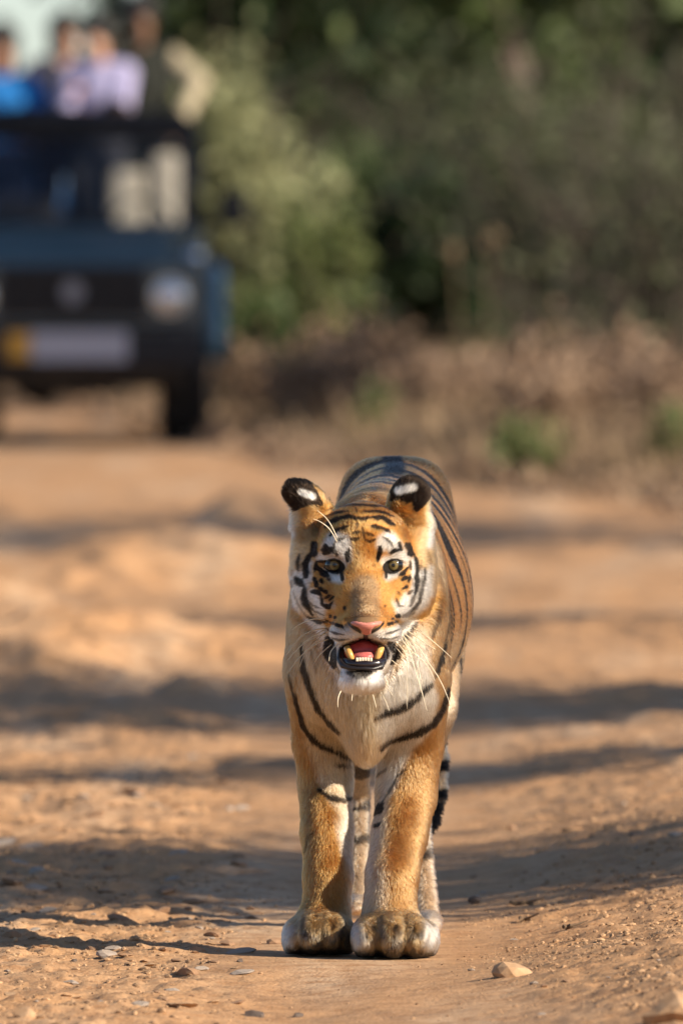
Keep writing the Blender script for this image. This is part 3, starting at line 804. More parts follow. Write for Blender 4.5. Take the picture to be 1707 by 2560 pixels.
FACE_W = [  # pale zones of the face: (line, width)
 (A1((440,760),(470,700),(540,720),(560,800)),125), (A1((830,720),(880,690),(930,760),(960,810)),115), (A1((370,830),(520,870)),70), (A1((860,850),(1010,830)),70),
 (A1((400,920),(450,972),(505,985)),64), (A1((880,968),(950,935),(1000,880)),56),
 (A1((205,985),(215,1150),(330,1230),(400,1190)),140), (A1((290,880),(280,980)),60), (A1((300,1120),(360,1200)),120),
 (A1((1140,980),(1105,1150),(1010,1230),(985,1160)),150), (A1((1070,860),(1080,980)),60), (A1((1195,900),(1185,1100)),46),
 (A1((470,1400),(560,1440),(640,1440)),115), (A1((770,1440),(850,1430),(960,1390)),115), (A1((700,1440),(710,1470)),100),
 (A1((540,1350),(600,1390)),40), (A1((870,1390),(820,1390)),40),
 (A1((560,1760),(660,1775),(780,1740)),150), (A1((430,1480),(500,1700)),120), (A1((880,1500),(850,1700)),110),
 (A1((90,470),(140,580),(165,660)),50), (A1((1215,480),(1205,620),(1190,740)),50), (A1((290,1300),(380,1400)),90), (A1((1050,1330),(980,1420)),110),
]
FACE_O = [  # tawny patches inside the pale zones
 (A1((345,900),(370,1050),(430,1130)),95), (A1((1000,920),(1000,1010),(940,1130)),80), (A1((690,560),(690,900),(700,1280)),190), (A1((440,1240),(520,1320)),90), (A1((880,1220),(900,1310)),80),
]
def seg_dist(q, line, along=False):
    best = np.full(len(q), 1e9, np.float32); tt_ = np.zeros(len(q), np.float32)
    ln = np.hypot(*(line[1:] - line[:-1]).T) + 1e-6; cum = np.r_[0, np.cumsum(ln)]
    for i, (a, b) in enumerate(zip(line[:-1], line[1:])):
        d = b - a; t = np.clip(((q - a) @ d) / (d @ d + 1e-9), 0, 1)
        r = q - a - t[:, None] * d
        r2 = (r * r).sum(1); m = r2 < best
        best = np.where(m, r2, best); tt_ = np.where(m, (cum[i] + t * ln[i]) / cum[-1], tt_)
    return (np.sqrt(best), tt_, cum[-1]) if along else np.sqrt(best)
def inside(q, poly):
    r = np.zeros(len(q), bool); x, y = q[:, 0], q[:, 1]
    for (x0, y0), (x1, y1) in zip(poly, np.roll(poly, -1, 0)):
        c = (y0 > y) != (y1 > y)
        r ^= c & (x < (x1 - x0) * (y - y0) / (y1 - y0 + 1e-12) + x0)
    return r
def paint(q, lines, soft, wob=None, taper=False):
    m = np.zeros(len(q), np.float32)
    for e in lines:
        line, wd = e[0], e[1] * K * 0.5; st = e[2] if len(e) > 2 else 1.0
        lo, hi = line.min(0) - wd - 25, line.max(0) + wd + 25
        k = np.nonzero((q[:, 0] > lo[0]) & (q[:, 0] < hi[0]) & (q[:, 1] > lo[1]) & (q[:, 1] < hi[1]))[0]
        if not len(k): continue
        d, al, ll = seg_dist(q[k], line, True)
        if taper and ll > 3 * wd: d = d - wd * (0.40 + 0.68 * np.sin(np.pi * np.clip(al, 0.02, .98)) ** .6)
        else: d = d - wd
        if wob is not None: d = d + wob[k] * min(wd, 6)
        m[k] = np.maximum(m[k], st * (1 - ss(-soft, soft, d)))
    return m
ORANGE = np.array((0.40, 0.180, 0.048)); TAWNY = np.array((0.245, 0.117, 0.038)); TAN = np.array((0.300, 0.172, 0.078))
CREAM = np.array((0.46, 0.320, 0.190)); WHITE = np.array((0.64, 0.585, 0.51)); BLACK = np.array((0.004, 0.0036, 0.0036))
HC = P(908, 1455, -0.13)
def elev(p, d=None):
    d = p[:, 1]
    return np.stack([853.5 + p[:, 0] * FPX / d, HOR + (CAM_H - p[:, 2]) * FPX / d], 1)
def head_w(p):
    """1 on the head, 0 on the body"""
    a = (p - HC) / np.where((p[:, 1] < HC[1])[:, None], np.array((0.185, 0.30, 0.27)), np.array((0.185, 0.20, 0.20)))
    r = np.sqrt((a * a).sum(1))
    up = ss(0.0, 0.05, p[:, 2] - P(0, 1310, -0.1)[2])            # ears
    q = elev(p, 28.82)
    hwid = np.interp(q[:, 1], [1240, 1310, 1330, 1400, 1468, 1520, 1548, 1584, 1640, 1700, 1740], [260, 260, 192, 192, 198, 182, 152, 118, 106, 70, 44])
    a = (1 - ss(1.12, 1.30, r)) * (1 - ss(-5, 8, np.abs(q[:, 0] - 909) - hwid))
    back = ss(1250, 1262, q[:, 1]) + ((q[:, 0] < 815) | (q[:, 0] > 972))
    return np.maximum(a, up * (p[:, 1] < 29.06)) * (p[:, 1] < 29.08) * np.minimum(back, 1)
def mix(a, b, t): return a + (b - a) * t[:, None]
def coat(p, n):
    N = len(p)
    n1 = fbm(p, 0.035, 3, 3); n2 = fbm(p, 0.009, 5, 2); n3 = vnoise(p, 0.12, 9)
    wob = (fbm(p, 0.014, 21, 2) - 0.5) * 1.5
    # ---- flank and back
    s = p[:, 1] - 29.0
    xc = (985 - 853.5) * PX * 1.03 * ss(0.0, 0.9, s) + (925 - 853.5) * PX * (1 - ss(0.0, 0.9, s))
    zc = 0.68
    th = np.arctan2(np.abs(p[:, 0] - xc), p[:, 2] - zc)                    # 0 on the spine
    side = np.sign(p[:, 0] - xc)
    sw = s + 0.035 * np.sin(th * 1.9 + side * 0.6) - 0.05 * th + (fbm(p, 0.16, 31, 3) - .5) * 0.055
    ph = sw / 0.165; ki = np.round(ph); fr = np.abs(ph - ki) * 0.165
    hk = hash3(ki.astype(int), np.where(th > .5, (side > 0).astype(int), 2), np.zeros(N, int), 4)
    wd = 0.015 + 0.009 * hk + 0.017 * ss(1.2, 0.5, th) + 0.006 * np.sin(th * 3 + hk * 6)
    wd *= ss(0.22, 0.5, s) * (0.72 + 0.28 * ss(0.1, 0.4, th)) * (1 - 0.8 * ss(1.9, 2.5, th))
    core = np.abs(fr - 0.004 * (hk > .4)) 
    strp = 1 - ss(wd - .003, wd + .003, fr)
    split = ((hk > 0.35) & (th > 0.55) & (th < 1.9)) * (1 - ss(0.001, 0.005, fr - wd * 0.25))
    strp = strp * (1 - 0.9 * split)
    fr2 = np.abs(ph - np.floor(ph) - .5) * 0.165 + (n1 - .5) * .004
    strp = np.maximum(strp, (1 - ss(.005, .011, fr2)) * ss(.45, .75, th) * ss(2.0, 1.5, th) * ss(0.3, 0.5, s) * (0.35 + .65 * ss(.4, .6, fbm(p, .15, 61, 2))))
    strp = strp * ss(1.46, 1.36, s)
    spine = (1 - ss(0.016, 0.030, np.abs(p[:, 0] - xc + (n3 - .5) * .02))) * ss(0.75, 0.95, s) * (th < 0.6)
    body = mix(np.tile(TAN * np.array((1.22, 1.10, .95)), (N, 1)), CREAM, ss(1.55, 2.2, th)) * (0.86 + 0.28 * n1)[:, None]
    body = mix(body, BLACK + 0.012, np.maximum(strp, spine) * 0.96)
    # ---- hind legs and tail
    hind = ss(0.50, 0.42, p[:, 2]) * (s > 0.55)
    hl = mix(np.tile(mix(CREAM[None], WHITE, np.array([.3])) [0] * .78, (N, 1)), TAN, 0.40 * ss(0.3, 0.6, n3))
    bz = np.abs(((p[:, 2] + 0.04 * n3 + 0.05 * (p[:, 0] - xc)) / 0.075) % 1 - .5)
    bands = (1 - ss(0.13, 0.22, bz + (n1 - .5) * .5 + (n3 - .5) * .3)) * ss(0.10, 0.16, p[:, 2])
    hl = mix(hl, BLACK + 0.015, bands * 0.9 * ss(0.25, 0.42, fbm(p, 0.05, 55, 2)))
    body = mix(body, hl, hind)
    tl = (s > 1.40) & (p[:, 2] < 0.75) & (p[:, 0] > P(1040, 0, 1.5)[0])
    tb = np.abs((p[:, 2] / 0.058) % 1 - .5)
    tcol = mix(np.tile(CREAM, (N, 1)), BLACK, 1 - ss(0.17, 0.24, tb + (n1 - .5) * .1))
    tcol = mix(tcol, BLACK, ss(0.27, 0.24, p[:, 2]))
    body[tl] = tcol[tl]
    # ---- chest and fore legs
    q = elev(p, 29.05)
    yy = (q[:, 1] - 1700) / K
    bl = np.interp(yy, [-900, -600, 0, 200, 480, 700, 900, 1000, 1300, 1500, 1700, 1800], [300, 290, 210, 200, 250, 320, 410, 480, 540, 590, 640, 660])
    br = np.interp(yy, [-900, -500, 0, 300, 450, 600, 800, 950, 1100, 1300, 1500, 1650, 1750], [1130, 1150, 1230, 1240, 1150, 1030, 930, 880, 840, 790, 730, 690, 650])
    x2 = (q[:, 0] - 680) / K + (n1 - .5) * 90
    pale = ss(-35, 45, x2 - bl) * ss(-35, 45, br - x2) * ss(-520, 60, yy + 260 * ss(180, 20, np.abs(q[:, 0] - 905))) * ss(0.35, 0.1, n[:, 2] * (yy < -300))
    leg = mix(np.tile(TAWNY, (N, 1)), ORANGE * 0.62, ss(300, 800, yy) * ss(700, 560, x2))
    leg = leg * (0.80 + 0.40 * n1)[:, None]
    leg = mix(leg, mix(np.tile(TAWNY * .85, (N, 1)), TAN * .78, n3), ss(500, -100, yy))
    cr = mix(np.tile(CREAM, (N, 1)), WHITE * 0.92, np.maximum(.6 * ss(850, 1300, yy), ss(760, 860, x2) * .6))
    front = mix(leg, cr * (0.92 + 0.16 * n1)[:, None], pale)
    front = mix(front, np.array((0.42, 0.275, 0.165)), 0.7 * ss(70, 30, np.abs(q[:, 0] - 918)) * ss(330, 520, yy) * (s < 0.12))
    inner_back = ss(0.16, 0.24, s) * ss(-100, 300, yy)
    front = mix(front, CREAM, inner_back * 0.5)
    front = mix(front, BLACK, paint(q, [(l_, w_ * 1.12, s_) for l_, w_, s_ in CHEST], 2.0, wob, True) * 0.97)
    # paws: grizzled, pale at the sides, soles and clefts dark
    pw = ss(1690, 1800, yy)
    mott = fbm(p, 0.016, 77, 3)
    pawc = mix(np.tile(np.array((0.25, 0.155, 0.070)), (N, 1)), np.array((0.050, 0.042, 0.034)), ss(0.44, 0.62, mott) * ss(1760, 1950, yy) * .9)
    edge = np.maximum(np.maximum(ss(190, 90, x2), ss(1090, 1190, x2)), ss(560, 640, x2) * ss(760, 640, x2))
    pawc = mix(pawc, WHITE * 0.75, edge * (0.35 + .5 * mott) * ss(1780, 1900, yy))
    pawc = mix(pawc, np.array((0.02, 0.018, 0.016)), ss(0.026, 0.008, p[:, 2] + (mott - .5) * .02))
    cl = np.zeros(N)
    for cu, a, b in ((757, 2290, 2380), (808, 2285, 2380), (852, 2310, 2380), (954, 2290, 2385), (1013, 2285, 2385), (1056, 2310, 2385)):
        cl = np.maximum(cl, 0.9 * (1 - ss(2, 7, np.abs(q[:, 0] - cu + (q[:, 1] - 2330) * 0.10))) * (q[:, 1] > a))
    for cu, cv in ((769, 2326), (832, 2324), (934, 2323), (991, 2318), (1036, 2326)):
        cl = np.maximum(cl, 1 - ss(3, 7, np.hypot(q[:, 0] - cu + (q[:, 1] - cv) * .25, (q[:, 1] - cv) * .45)))
    pawc = mix(pawc, BLACK, cl * 0.62 * (.5 + mott))
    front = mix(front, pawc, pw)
    fw = 1 - ss(0.26, 0.42, s)
    low = (p[:, 2] < 0.55) & (s < 0.45)
    fw = np.maximum(fw, low)
    out = mix(body, front, fw)
    # ---- head
    hw = head_w(p)
    k = np.nonzero(hw > 0.01)[0]
    q = elev(p[k], 28.82)
    wf = paint(q, FACE_W, 9); of = paint(q, FACE_O, 10)
    h = mix(mix(np.tile(ORANGE, (len(k), 1)), CREAM * .8, ss(1580, 1600, q[:, 1])), WHITE, wf * 0.97 * (1 - of))
    br_ = 1 - ss(26, 46, seg_dist(q, A1((700, 1060), (710, 1260))))
    h = mix(h, np.array((0.215, 0.135, 0.070)), br_ * 0.85)
    h = mix(h, TAWNY, (1 - ss(10, 26, seg_dist(q, A1((380, 940), (400, 1080), (450, 1150))))) * .5)
    h = h * (0.88 + 0.24 * n1[k])[:, None]
    tmp = ss(120, 150, np.abs(q[:, 0] - 909)) * ss(1500, 1440, q[:, 1]) * ss(1300, 1330, q[:, 1])
    h = mix(h, np.array((0.46, 0.32, 0.18)), tmp * (1 - wf) * .8)
    bm = paint(q, [(l_, w_ * 1.28, s_) for l_, w_, s_ in FACE], 1.8, wob[k], True)
    # eye rims and tear lines
    for cu, cv, a in ((836, 1416, 14), (983, 1416, -14)):
        c, s_ = math.cos(math.radians(a)), math.sin(math.radians(a))
        dx, dz = q[:, 0] - cu, q[:, 1] - cv
        e = np.hypot((c * dx + s_ * dz) / 25, (-s_ * dx + c * dz) / 17.5)
        bm = np.maximum(bm, 1 - ss(1.03, 1.15, e))
    bm = np.maximum(bm, paint(q, [(A1((520, 930), (530, 990)), 30, 1), (A1((858, 920), (860, 975)), 22, 1)], 2))
    far = ss(0.11, 0.17, p[k, 1] - HC[1])
    bm = bm * (1 - far)
    # ears
    jit = np.stack([(n1[k] - .5) * 10, (n2[k] - .5) * 10], 1)
    ear = inside(q + jit, A1((30, 340), (70, 230), (180, 190), (280, 220), (330, 310), (395, 432), (300, 432), (230, 450), (170, 478), (120, 430), (75, 370)))
    ear = ear | inside(q + jit, A1((880, 408), (885, 330), (920, 250), (990, 180), (1050, 160), (1140, 170), (1200, 240), (1215, 320), (1180, 390), (1120, 460), (1085, 495), (1060, 450), (1050, 415), (960, 400)))
    ear = ear.astype(float)
    earz = ((q[:, 0] < 815) | (q[:, 0] > 972)) * ss(1335, 1300, q[:, 1])
    h = mix(h, mix(np.tile(TAWNY * 1.1, (len(k), 1)), np.array((0.50, 0.36, 0.21)), np.maximum(ss(760, 735, q[:, 0]), ss(1055, 1078, q[:, 0]))), earz * (1 - ear) * .85)
    h = mix(h, TAWNY * .7, (1 - ss(8, 30, seg_dist(q, A1((215, 660), (300, 600))))) * .7 + (1 - ss(8, 26, seg_dist(q, A1((1040, 640), (1090, 630))))) * .6)
    h = mix(h, BLACK, np.maximum(bm * 0.98 * (1 - ear), ear * 0.98))
    sp = np.maximum((1 - ss(5, 11, seg_dist(q, A1((225, 335), (310, 368))))), (1 - ss(6, 13, seg_dist(q, A1((950, 325), (1065, 300))))))
    h = mix(h, WHITE, sp * ear)
    # mouth rim
    mr = 1 - ss(1.0, 1.2, np.hypot((q[:, 0] - 909) / 62, (q[:, 1] - 1636) / 34))
    inr = 1 - ss(0.62, 0.85, np.hypot((q[:, 0] - 909) / 62, (q[:, 1] - 1634) / 36))
    h = mix(h, mix(np.tile(np.array((0.012, 0.008, 0.008)), (len(k), 1)), np.array((0.34, 0.045, 0.036)), inr), mr * (q[:, 1] > 1598))
    out[k] = mix(out[k], h, hw[k])
    return np.clip(out * (0.88 + 0.24 * n2)[:, None], 0.002, 0.9)
# ------------------------------------------------------------------ tiger: build
def attr_mat(name, rough=0.8):
    m = mat(name, (0.3, 0.2, 0.1), rough, 0, 0.2)
    t = m.node_tree; a = t.nodes.new('ShaderNodeAttribute'); a.attribute_name = 'coat'
    t.links.new(a.outputs['Color'], t.nodes['Principled BSDF'].inputs['Base Color'])
    return m
tiger = empty('tiger', (0.04, 29.5, 0))
tag(tiger, 'orange tiger with black stripes walking towards the viewer on the dirt track', 'tiger')
tiger_inv = Matrix.Translation((-0.04, -29.5, 0))
TOFF = np.array((0.04, 29.5, 0.0))
def tpart(name, V, F, m, smooth=True, parent=None):
    off = TOFF if parent is None else np.zeros(3)
    return mesh_np(name, np.asarray(V) - TOFF, F, m, parent or tiger, smooth)

skin = tpart('body', TV, TQ, attr_mat('tiger_skin'))
ca = skin.data.color_attributes.new('coat', 'FLOAT_COLOR', 'POINT')
ca.data.foreach_set('color', np.c_[coat(TV, TN) * 0.8, np.ones(len(TV))].astype(np.float32).ravel())

SK = TV - TN * 0.002
skin.data.vertices.foreach_set('co', (SK - TOFF).astype(np.float32).ravel())
# fur: hairs rooted over the whole surface
T = np.concatenate([TQ[:, [0, 1, 2]], TQ[:, [0, 2, 3]]])
a_, b_, c_ = TV[T[:, 0]], TV[T[:, 1]], TV[T[:, 2]]
area = 0.5 * np.linalg.norm(np.cross(b_ - a_, c_ - a_), axis=1)
cen = (a_ + b_ + c_) / 3
hwT = head_w(cen)
den = np.where(hwT > .5, np.where(cen[:, 1] < HC[1] + .05, 0.55e6, .2e6), np.where(cen[:, 1] < 29.30, np.where(cen[:, 2] < .14, .5e6, 0.30e6), 0.11e6))
cnt = rng.poisson(area * den)
ti = np.repeat(np.arange(len(T)), cnt)
r1, r2 = np.sqrt(rng.random(len(ti))), rng.random(len(ti))
w0, w1, w2 = (1 - r1)[:, None], (r1 * (1 - r2))[:, None], (r1 * r2)[:, None]
HP = a_[ti] * w0 + b_[ti] * w1 + c_[ti] * w2
HN = TN[T[ti, 0]] * w0 + TN[T[ti, 1]] * w1 + TN[T[ti, 2]] * w2
HN /= np.linalg.norm(HN, axis=1, keepdims=True)
hw = head_w(HP)
q = elev(HP, 28.82); q2 = elev(HP, 29.05)
# bare places: eyes, nose leather, mouth
bare = np.zeros(len(HP), bool)
hd = (hw > .5) & (HP[:, 1] < HC[1])
for cu, cv, a in ((836, 1416, 14), (983, 1416, -14)):
    c, s_ = math.cos(math.radians(a)), math.sin(math.radians(a))
    dx, dz = q[:, 0] - cu, q[:, 1] - cv
    bare |= hd & (np.hypot((c * dx + s_ * dz) / 27, (-s_ * dx + c * dz) / 17) < 1.04)
bare |= hd & (np.hypot((q[:, 0] - 909) / 58, (q[:, 1] - 1641) / 29) < 1.02)
bare |= hd & (np.abs(q[:, 0] - 914) < np.interp(q[:, 1], [1538, 1546, 1560, 1575, 1592, 1608], [0, 55, 54, 46, 24, 8])) & (q[:, 1] > 1541) & (q[:, 1] < 1608)
keep = ~bare
HP, HN, hw, q, q2 = HP[keep], HN[keep], hw[keep], q[keep], q2[keep]
NH = len(HP)
s = HP[:, 1] - 29.0
# combing direction
nose = P(913, 1592, -0.37)
dh = HP - nose
dh = dh * np.array((1.0, 0.9, 1.0)) + np.array((0, 0.06, 0))
low_face = ss(1596, 1660, q[:, 1])
dh = dh / np.linalg.norm(dh, axis=1, keepdims=True)
dh = dh + np.outer(low_face, (0, 0, -0.7)) + np.outer(ss(60, 150, np.abs(q[:, 0] - 909)) * ss(1330, 1400, q[:, 1]), (0, 0, -0.45))
ear_ = ss(1330, 1300, q[:, 1]) * ((q[:, 0] < 815) | (q[:, 0] > 972))
earc = np.where(q[:, 0] < 905, -1.0, 1.0)
dh = mix(dh, np.zeros(3), ear_) + ear_[:, None] * np.stack([earc * (0.35 - 0.25 * ss(1245, 1290, q[:, 1])), 0.25 * np.ones(NH), 0.7 - 1.1 * ss(1245, 1300, q[:, 1])], 1)
db = np.stack([0 * s, 0.35 + 0.65 * ss(0.15, 0.5, s), -0.9 + 0.55 * ss(0.15, 0.5, s) * ss(0.45, 0.7, HP[:, 2])], 1)
D = mix(db, dh, hw)
yy = (q2[:, 1] - 1700) / K
D = D + (np.stack([fbm(HP, 0.020, 100 + i, 2) for i in range(3)], 1) - 0.5) * 0.55 + (np.stack([fbm(HP, 0.09, 120 + i, 2) for i in range(3)], 1) - 0.5) * 0.6 * (1 - hw * .6)[:, None]
D = D + (np.stack([fbm(HP, 0.011, 140 + i, 2) for i in range(3)], 1) - 0.5) * 1.1 * (yy > 1650)[:, None] * (1 - hw)[:, None]
D = D + rng.normal(0, 0.10, (NH, 3))
D = D - HN * (D * HN).sum(1, keepdims=True)
D /= np.linalg.norm(D, axis=1, keepdims=True) + 1e-9
# length
ruff = ss(115, 180, np.abs(q[:, 0] - 909)) * ss(1340, 1420, q[:, 1])
chin = ss(1676, 1700, q[:, 1]) * ss(80, 50, np.abs(q[:, 0] - 905))
fringe = ss(1262, 1285, q[:, 1]) * ss(1335, 1310, q[:, 1]) * np.maximum(ss(775, 735, q[:, 0]), ss(1045, 1075, q[:, 0]))
Lh = 0.0065 + 0.0055 * ss(1420, 1280, q[:, 1]) + 0.032 * ruff + 0.022 * chin + 0.006 * fringe + 0.006 * ss(40, 100, np.abs(q[:, 0] - 909))
Lh = Lh * np.where((q[:, 1] > 1530) & (q[:, 1] < 1690) & (np.abs(q[:, 0] - 912) < 80), 0.5, 1)
yy = (q2[:, 1] - 1700) / K
Lb = 0.015 + 0.012 * ss(0.25, 0.0, s) * ss(800, 300, yy) + 0.014 * ss(120, 40, np.abs(q2[:, 0] - 920)) * (s < .3) * ss(900, 600, yy) * ss(250, 500, yy)
Lb = np.where(yy > 1650, 0.015, Lb)
Lb = np.where((s > .35) & (HP[:, 2] > .45), 0.010, Lb)
L = (Lh * hw + Lb * (1 - hw)) * rng.uniform(0.65, 1.2, NH)
lift = np.clip(0.36 + 0.25 * hw * (ruff + chin) + 0.12 * (yy > 1650) + rng.normal(0, 0.08, NH), 0.10, 0.9)
tt = np.array([0.0, 0.34, 0.68, 1.0])
HPts = np.empty((NH, 4, 3), np.float32)
cur = HP - HN * 0.0006
HPts[:, 0] = cur
for i in range(1, 4):
    f_ = lift * (1.3, 0.75, 0.25)[i - 1]
    d = D + HN * f_[:, None]
    d[:, 2] -= 0.10 * i * np.clip(L / 0.03, 0, 1)
    d /= np.linalg.norm(d, axis=1, keepdims=True)
    cur = cur + d * (L * (tt[i] - tt[i - 1]))[:, None]
    HPts[:, i] = cur
HPts[:, :, 2] = np.maximum(HPts[:, :, 2], 0.002)
mid = 0.5 * (HPts[:, 1] + HPts[:, 2])
tone = rng.uniform(0.72, 1.22, NH)[:, None]
kb = (0.30 + 0.30 * hw)[:, None]
hc_ = [coat(kb * HPts[:, i] + (1 - kb) * mid, HN) * tone for i in (1, 2, 3)]
hcol = np.stack([hc_[0], hc_[0], hc_[1], hc_[2]], 1).reshape(-1, 3)
cu_ = bpy.data.hair_curves.new('fur')
cu_.add_curves([4] * NH)
cu_.position_data.foreach_set('vector', (HPts - TOFF.astype(np.float32)).ravel())
rad = np.where(hw > .5, 0.00050, np.where(s < .35, 0.00065, 0.0010))
cu_.attributes.new('radius', 'FLOAT', 'POINT').data.foreach_set('value', (rad[:, None] * np.array([1.0, 1.0, 0.7, 0.15])).astype(np.float32).ravel())
cu_.attributes.new('coat', 'FLOAT_COLOR', 'POINT').data.foreach_set('color', np.c_[np.clip(hcol, 0, .92), np.ones(NH * 4)].astype(np.float32).ravel())
fm = bpy.data.materials.new('tiger_fur'); fm.use_nodes = True
t = fm.node_tree; t.nodes.clear()
out = t.nodes.new('ShaderNodeOutputMaterial')
at_ = t.nodes.new('ShaderNodeAttribute'); at_.attribute_name = 'coat'
hb = t.nodes.new('ShaderNodeBsdfHairPrincipled'); hb.model = 'CHIANG'; hb.parametrization = 'COLOR'
hb.inputs['Roughness'].default_value = 0.42; hb.inputs['Radial Roughness'].default_value = 0.75
hb.inputs['IOR'].default_value = 1.20
t.links.new(at_.outputs['Color'], hb.inputs['Color']); t.links.new(hb.outputs[0], out.inputs['Surface'])
cu_.materials.append(fm)
fur = link(bpy.data.objects.new('fur', cu_), tiger)
tag(fur, kind='stuff')
print('fur', NH, 'hairs', round(_time.time() - _t0, 1), 's')
# ------------------------------------------------------------------ tiger: eyes, nose, mouth, whiskers
def eye_mat():
    m = mat('tiger_eye', (0.3, 0.2, 0.05), 0.10, 0, 0.35, Coat_Weight=0.35, Coat_Roughness=0.02)
    t = m.node_tree; b = t.nodes['Principled BSDF']
    tc = t.nodes.new('ShaderNodeTexCoord'); sp = t.nodes.new('ShaderNodeSeparateXYZ'); cb = t.nodes.new('ShaderNodeCombineXYZ')
    ln = t.nodes.new('ShaderNodeVectorMath'); ln.operation = 'LENGTH'
    r = t.nodes.new('ShaderNodeValToRGB'); mr = t.nodes.new('ShaderNodeMath'); mr.operation = 'MULTIPLY'; mr.inputs[1].default_value = 50.0
    t.links.new(tc.outputs['Object'], sp.inputs[0]); t.links.new(sp.outputs['X'], cb.inputs['X']); t.links.new(sp.outputs['Z'], cb.inputs['Z'])
    t.links.new(cb.outputs[0], ln.inputs[0]); t.links.new(ln.outputs['Value'], mr.inputs[0]); t.links.new(mr.outputs[0], r.inputs['Fac'])
    e = r.color_ramp.elements
    e[0].position = 0.0; e[0].color = (0.004, 0.004, 0.004, 1)
    e[1].position = 0.165; e[1].color = (0.004, 0.004, 0.004, 1)
    for p_, c in ((0.20, (0.105, 0.075, 0.025, 1)), (0.40, (0.16, 0.118, 0.045, 1)), (0.50, (0.075, 0.055, 0.022, 1)), (0.56, (0.006, 0.005, 0.004, 1))):
        q_ = e.new(p_); q_.color = c
    t.links.new(r.outputs['Color'], b.inputs['Base Color'])
    return m
EM = eye_mat()
for u in (836, 983):
    x = P(u, 1415, -0.25)
    ys_ = [front_y(P(u + a, 1415 + b, -.25)[0], P(u + a, 1415 + b, -.25)[2]) for a, b in ((0, -22), (0, 22), (26, 0), (-26, 0))]
    yf = np.mean(ys_)
    bm = bmesh.new(); bmesh.ops.create_uvsphere(bm, u_segments=32, v_segments=24, radius=0.0205)
    o = bm_obj('eye', bm, EM, tiger, True)
    o.location = Vector((x[0], yf + 0.0205 + 0.003, x[2])) - Vector(TOFF)
    print('eye', yf - 29)

def drape(name, poly, lift, m, round_=6.0, step=1.3, dy=-0.3):
    """a skin patch lying on the muzzle, rounded off at its rim"""
    lo, hi = poly.min(0), poly.max(0)
    us, vs = np.arange(lo[0], hi[0] + step, step), np.arange(lo[1], hi[1] + step, step)
    G = np.array([(u, v) for u in us for v in vs])
    ins = inside(G, poly).reshape(len(us), len(vs))
    dist = seg_dist(G, np.vstack([poly, poly[:1]])).reshape(len(us), len(vs))
    ids = -np.ones(ins.shape, int); V = []; F = []
    for i in range(len(us)):
        for j in range(len(vs)):
            if not ins[i, j]: continue
            t_ = min(1, dist[i, j] / round_)
            q_ = P(us[i], vs[j], dy); y = front_y(q_[0], q_[2])
            ids[i, j] = len(V); V.append((q_[0], y - lift * math.sqrt(max(0, 1 - (1 - t_) ** 2)) + 0.001, q_[2]))
    for i in range(len(us) - 1):
        for j in range(len(vs) - 1):
            k_ = (ids[i, j], ids[i + 1, j], ids[i + 1, j + 1], ids[i, j + 1])
            if min(k_) >= 0: F.append(k_)
    return tpart(name, np.array(V), F, m)
PINK = noise_mat('nose_leather', (0.50, 0.17, 0.13), (0.58, 0.23, 0.18), 300, 0.45, bump=0.25, bump_dist=0.001, spec=0.4)
DARK = mat('nostril_skin', (0.008, 0.006, 0.006), 0.4)
LIPM = noise_mat('black_lip', (0.008, 0.007, 0.008), (0.02, 0.015, 0.015), 120, 0.36, bump=.5, bump_dist=.002, spec=.5)
drape('nostril', A1((562, 1292), (592, 1330), (640, 1352), (668, 1375), (680, 1402), (655, 1392), (610, 1366), (575, 1335)), 0.004, DARK, 3)
drape('nostril', A1((850, 1288), (822, 1330), (780, 1352), (752, 1372), (742, 1400), (768, 1390), (815, 1362), (845, 1325)), 0.004, DARK, 3)
drape('nose', A1((584, 1312), (606, 1298), (650, 1300), (710, 1308), (770, 1300), (815, 1296), (836, 1308), (815, 1328), (770, 1346), (750, 1368), (746, 1396), (712, 1412), (676, 1398), (672, 1372), (650, 1348), (606, 1330)), 0.007, PINK, 6)
drape('philtrum', A1((695, 1408), (726, 1408), (718, 1470), (706, 1472)), 0.003, DARK, 3)

def blob(name, c, r, m, sub=3):
    bm = bmesh.new(); bmesh.ops.create_icosphere(bm, subdivisions=sub, radius=1.0)
    bmesh.ops.scale(bm, vec=r, verts=bm.verts); bmesh.ops.translate(bm, vec=Vector(c - TOFF), verts=bm.verts)
    return bm_obj(name, bm, m, tiger, True)
def a1(x, y, dy): return P(680 + x * K, 1120 + y * K, dy)
RED = noise_mat('mouth_lining', (0.36, 0.035, 0.030), (0.48, 0.075, 0.065), 60, 0.3, bump=0.2, bump_dist=0.002)
TNG = noise_mat('tongue', (0.44, 0.10, 0.09), (0.55, 0.17, 0.15), 90, 0.3, bump=0.3, bump_dist=0.002)
TOO = noise_mat('tooth', (0.52, 0.27, 0.065), (0.64, 0.40, 0.14), 40, 0.25, bump=0.0)
INC = mat('incisor', (0.72, 0.62, 0.46), 0.3)
blob('palate', a1(692, 1535, -0.285), (0.040, 0.020, 0.024), RED)
blob('tongue', a1(692, 1572, -0.285), (0.032, 0.045, 0.014), TNG)
bm = bmesh.new()
lip = [(522, 1500, -.268), (510, 1545, -.288), (512, 1600, -.312), (532, 1640, -.326), (575, 1660, -.337), (640, 1666, -.343), (700, 1667, -.345), (765, 1664, -.341), (815, 1650, -.330), (838, 1606, -.313), (846, 1548, -.290), (838, 1500, -.270)]
rl = random.Random(4)
add_tube(bm, [a1(x + rl.uniform(-5, 5), y + rl.uniform(-4, 4), dy) - TOFF for x, y, dy in lip], [v_ * rl.uniform(.82, 1.2) for v_ in (.0025, .0045, .0055, .0062, .0046, .004, .0038, .0042, .0056, .0052, .0042, .0025)], 12)
for v_ in bm.verts: v_.co += v_.normal * 0
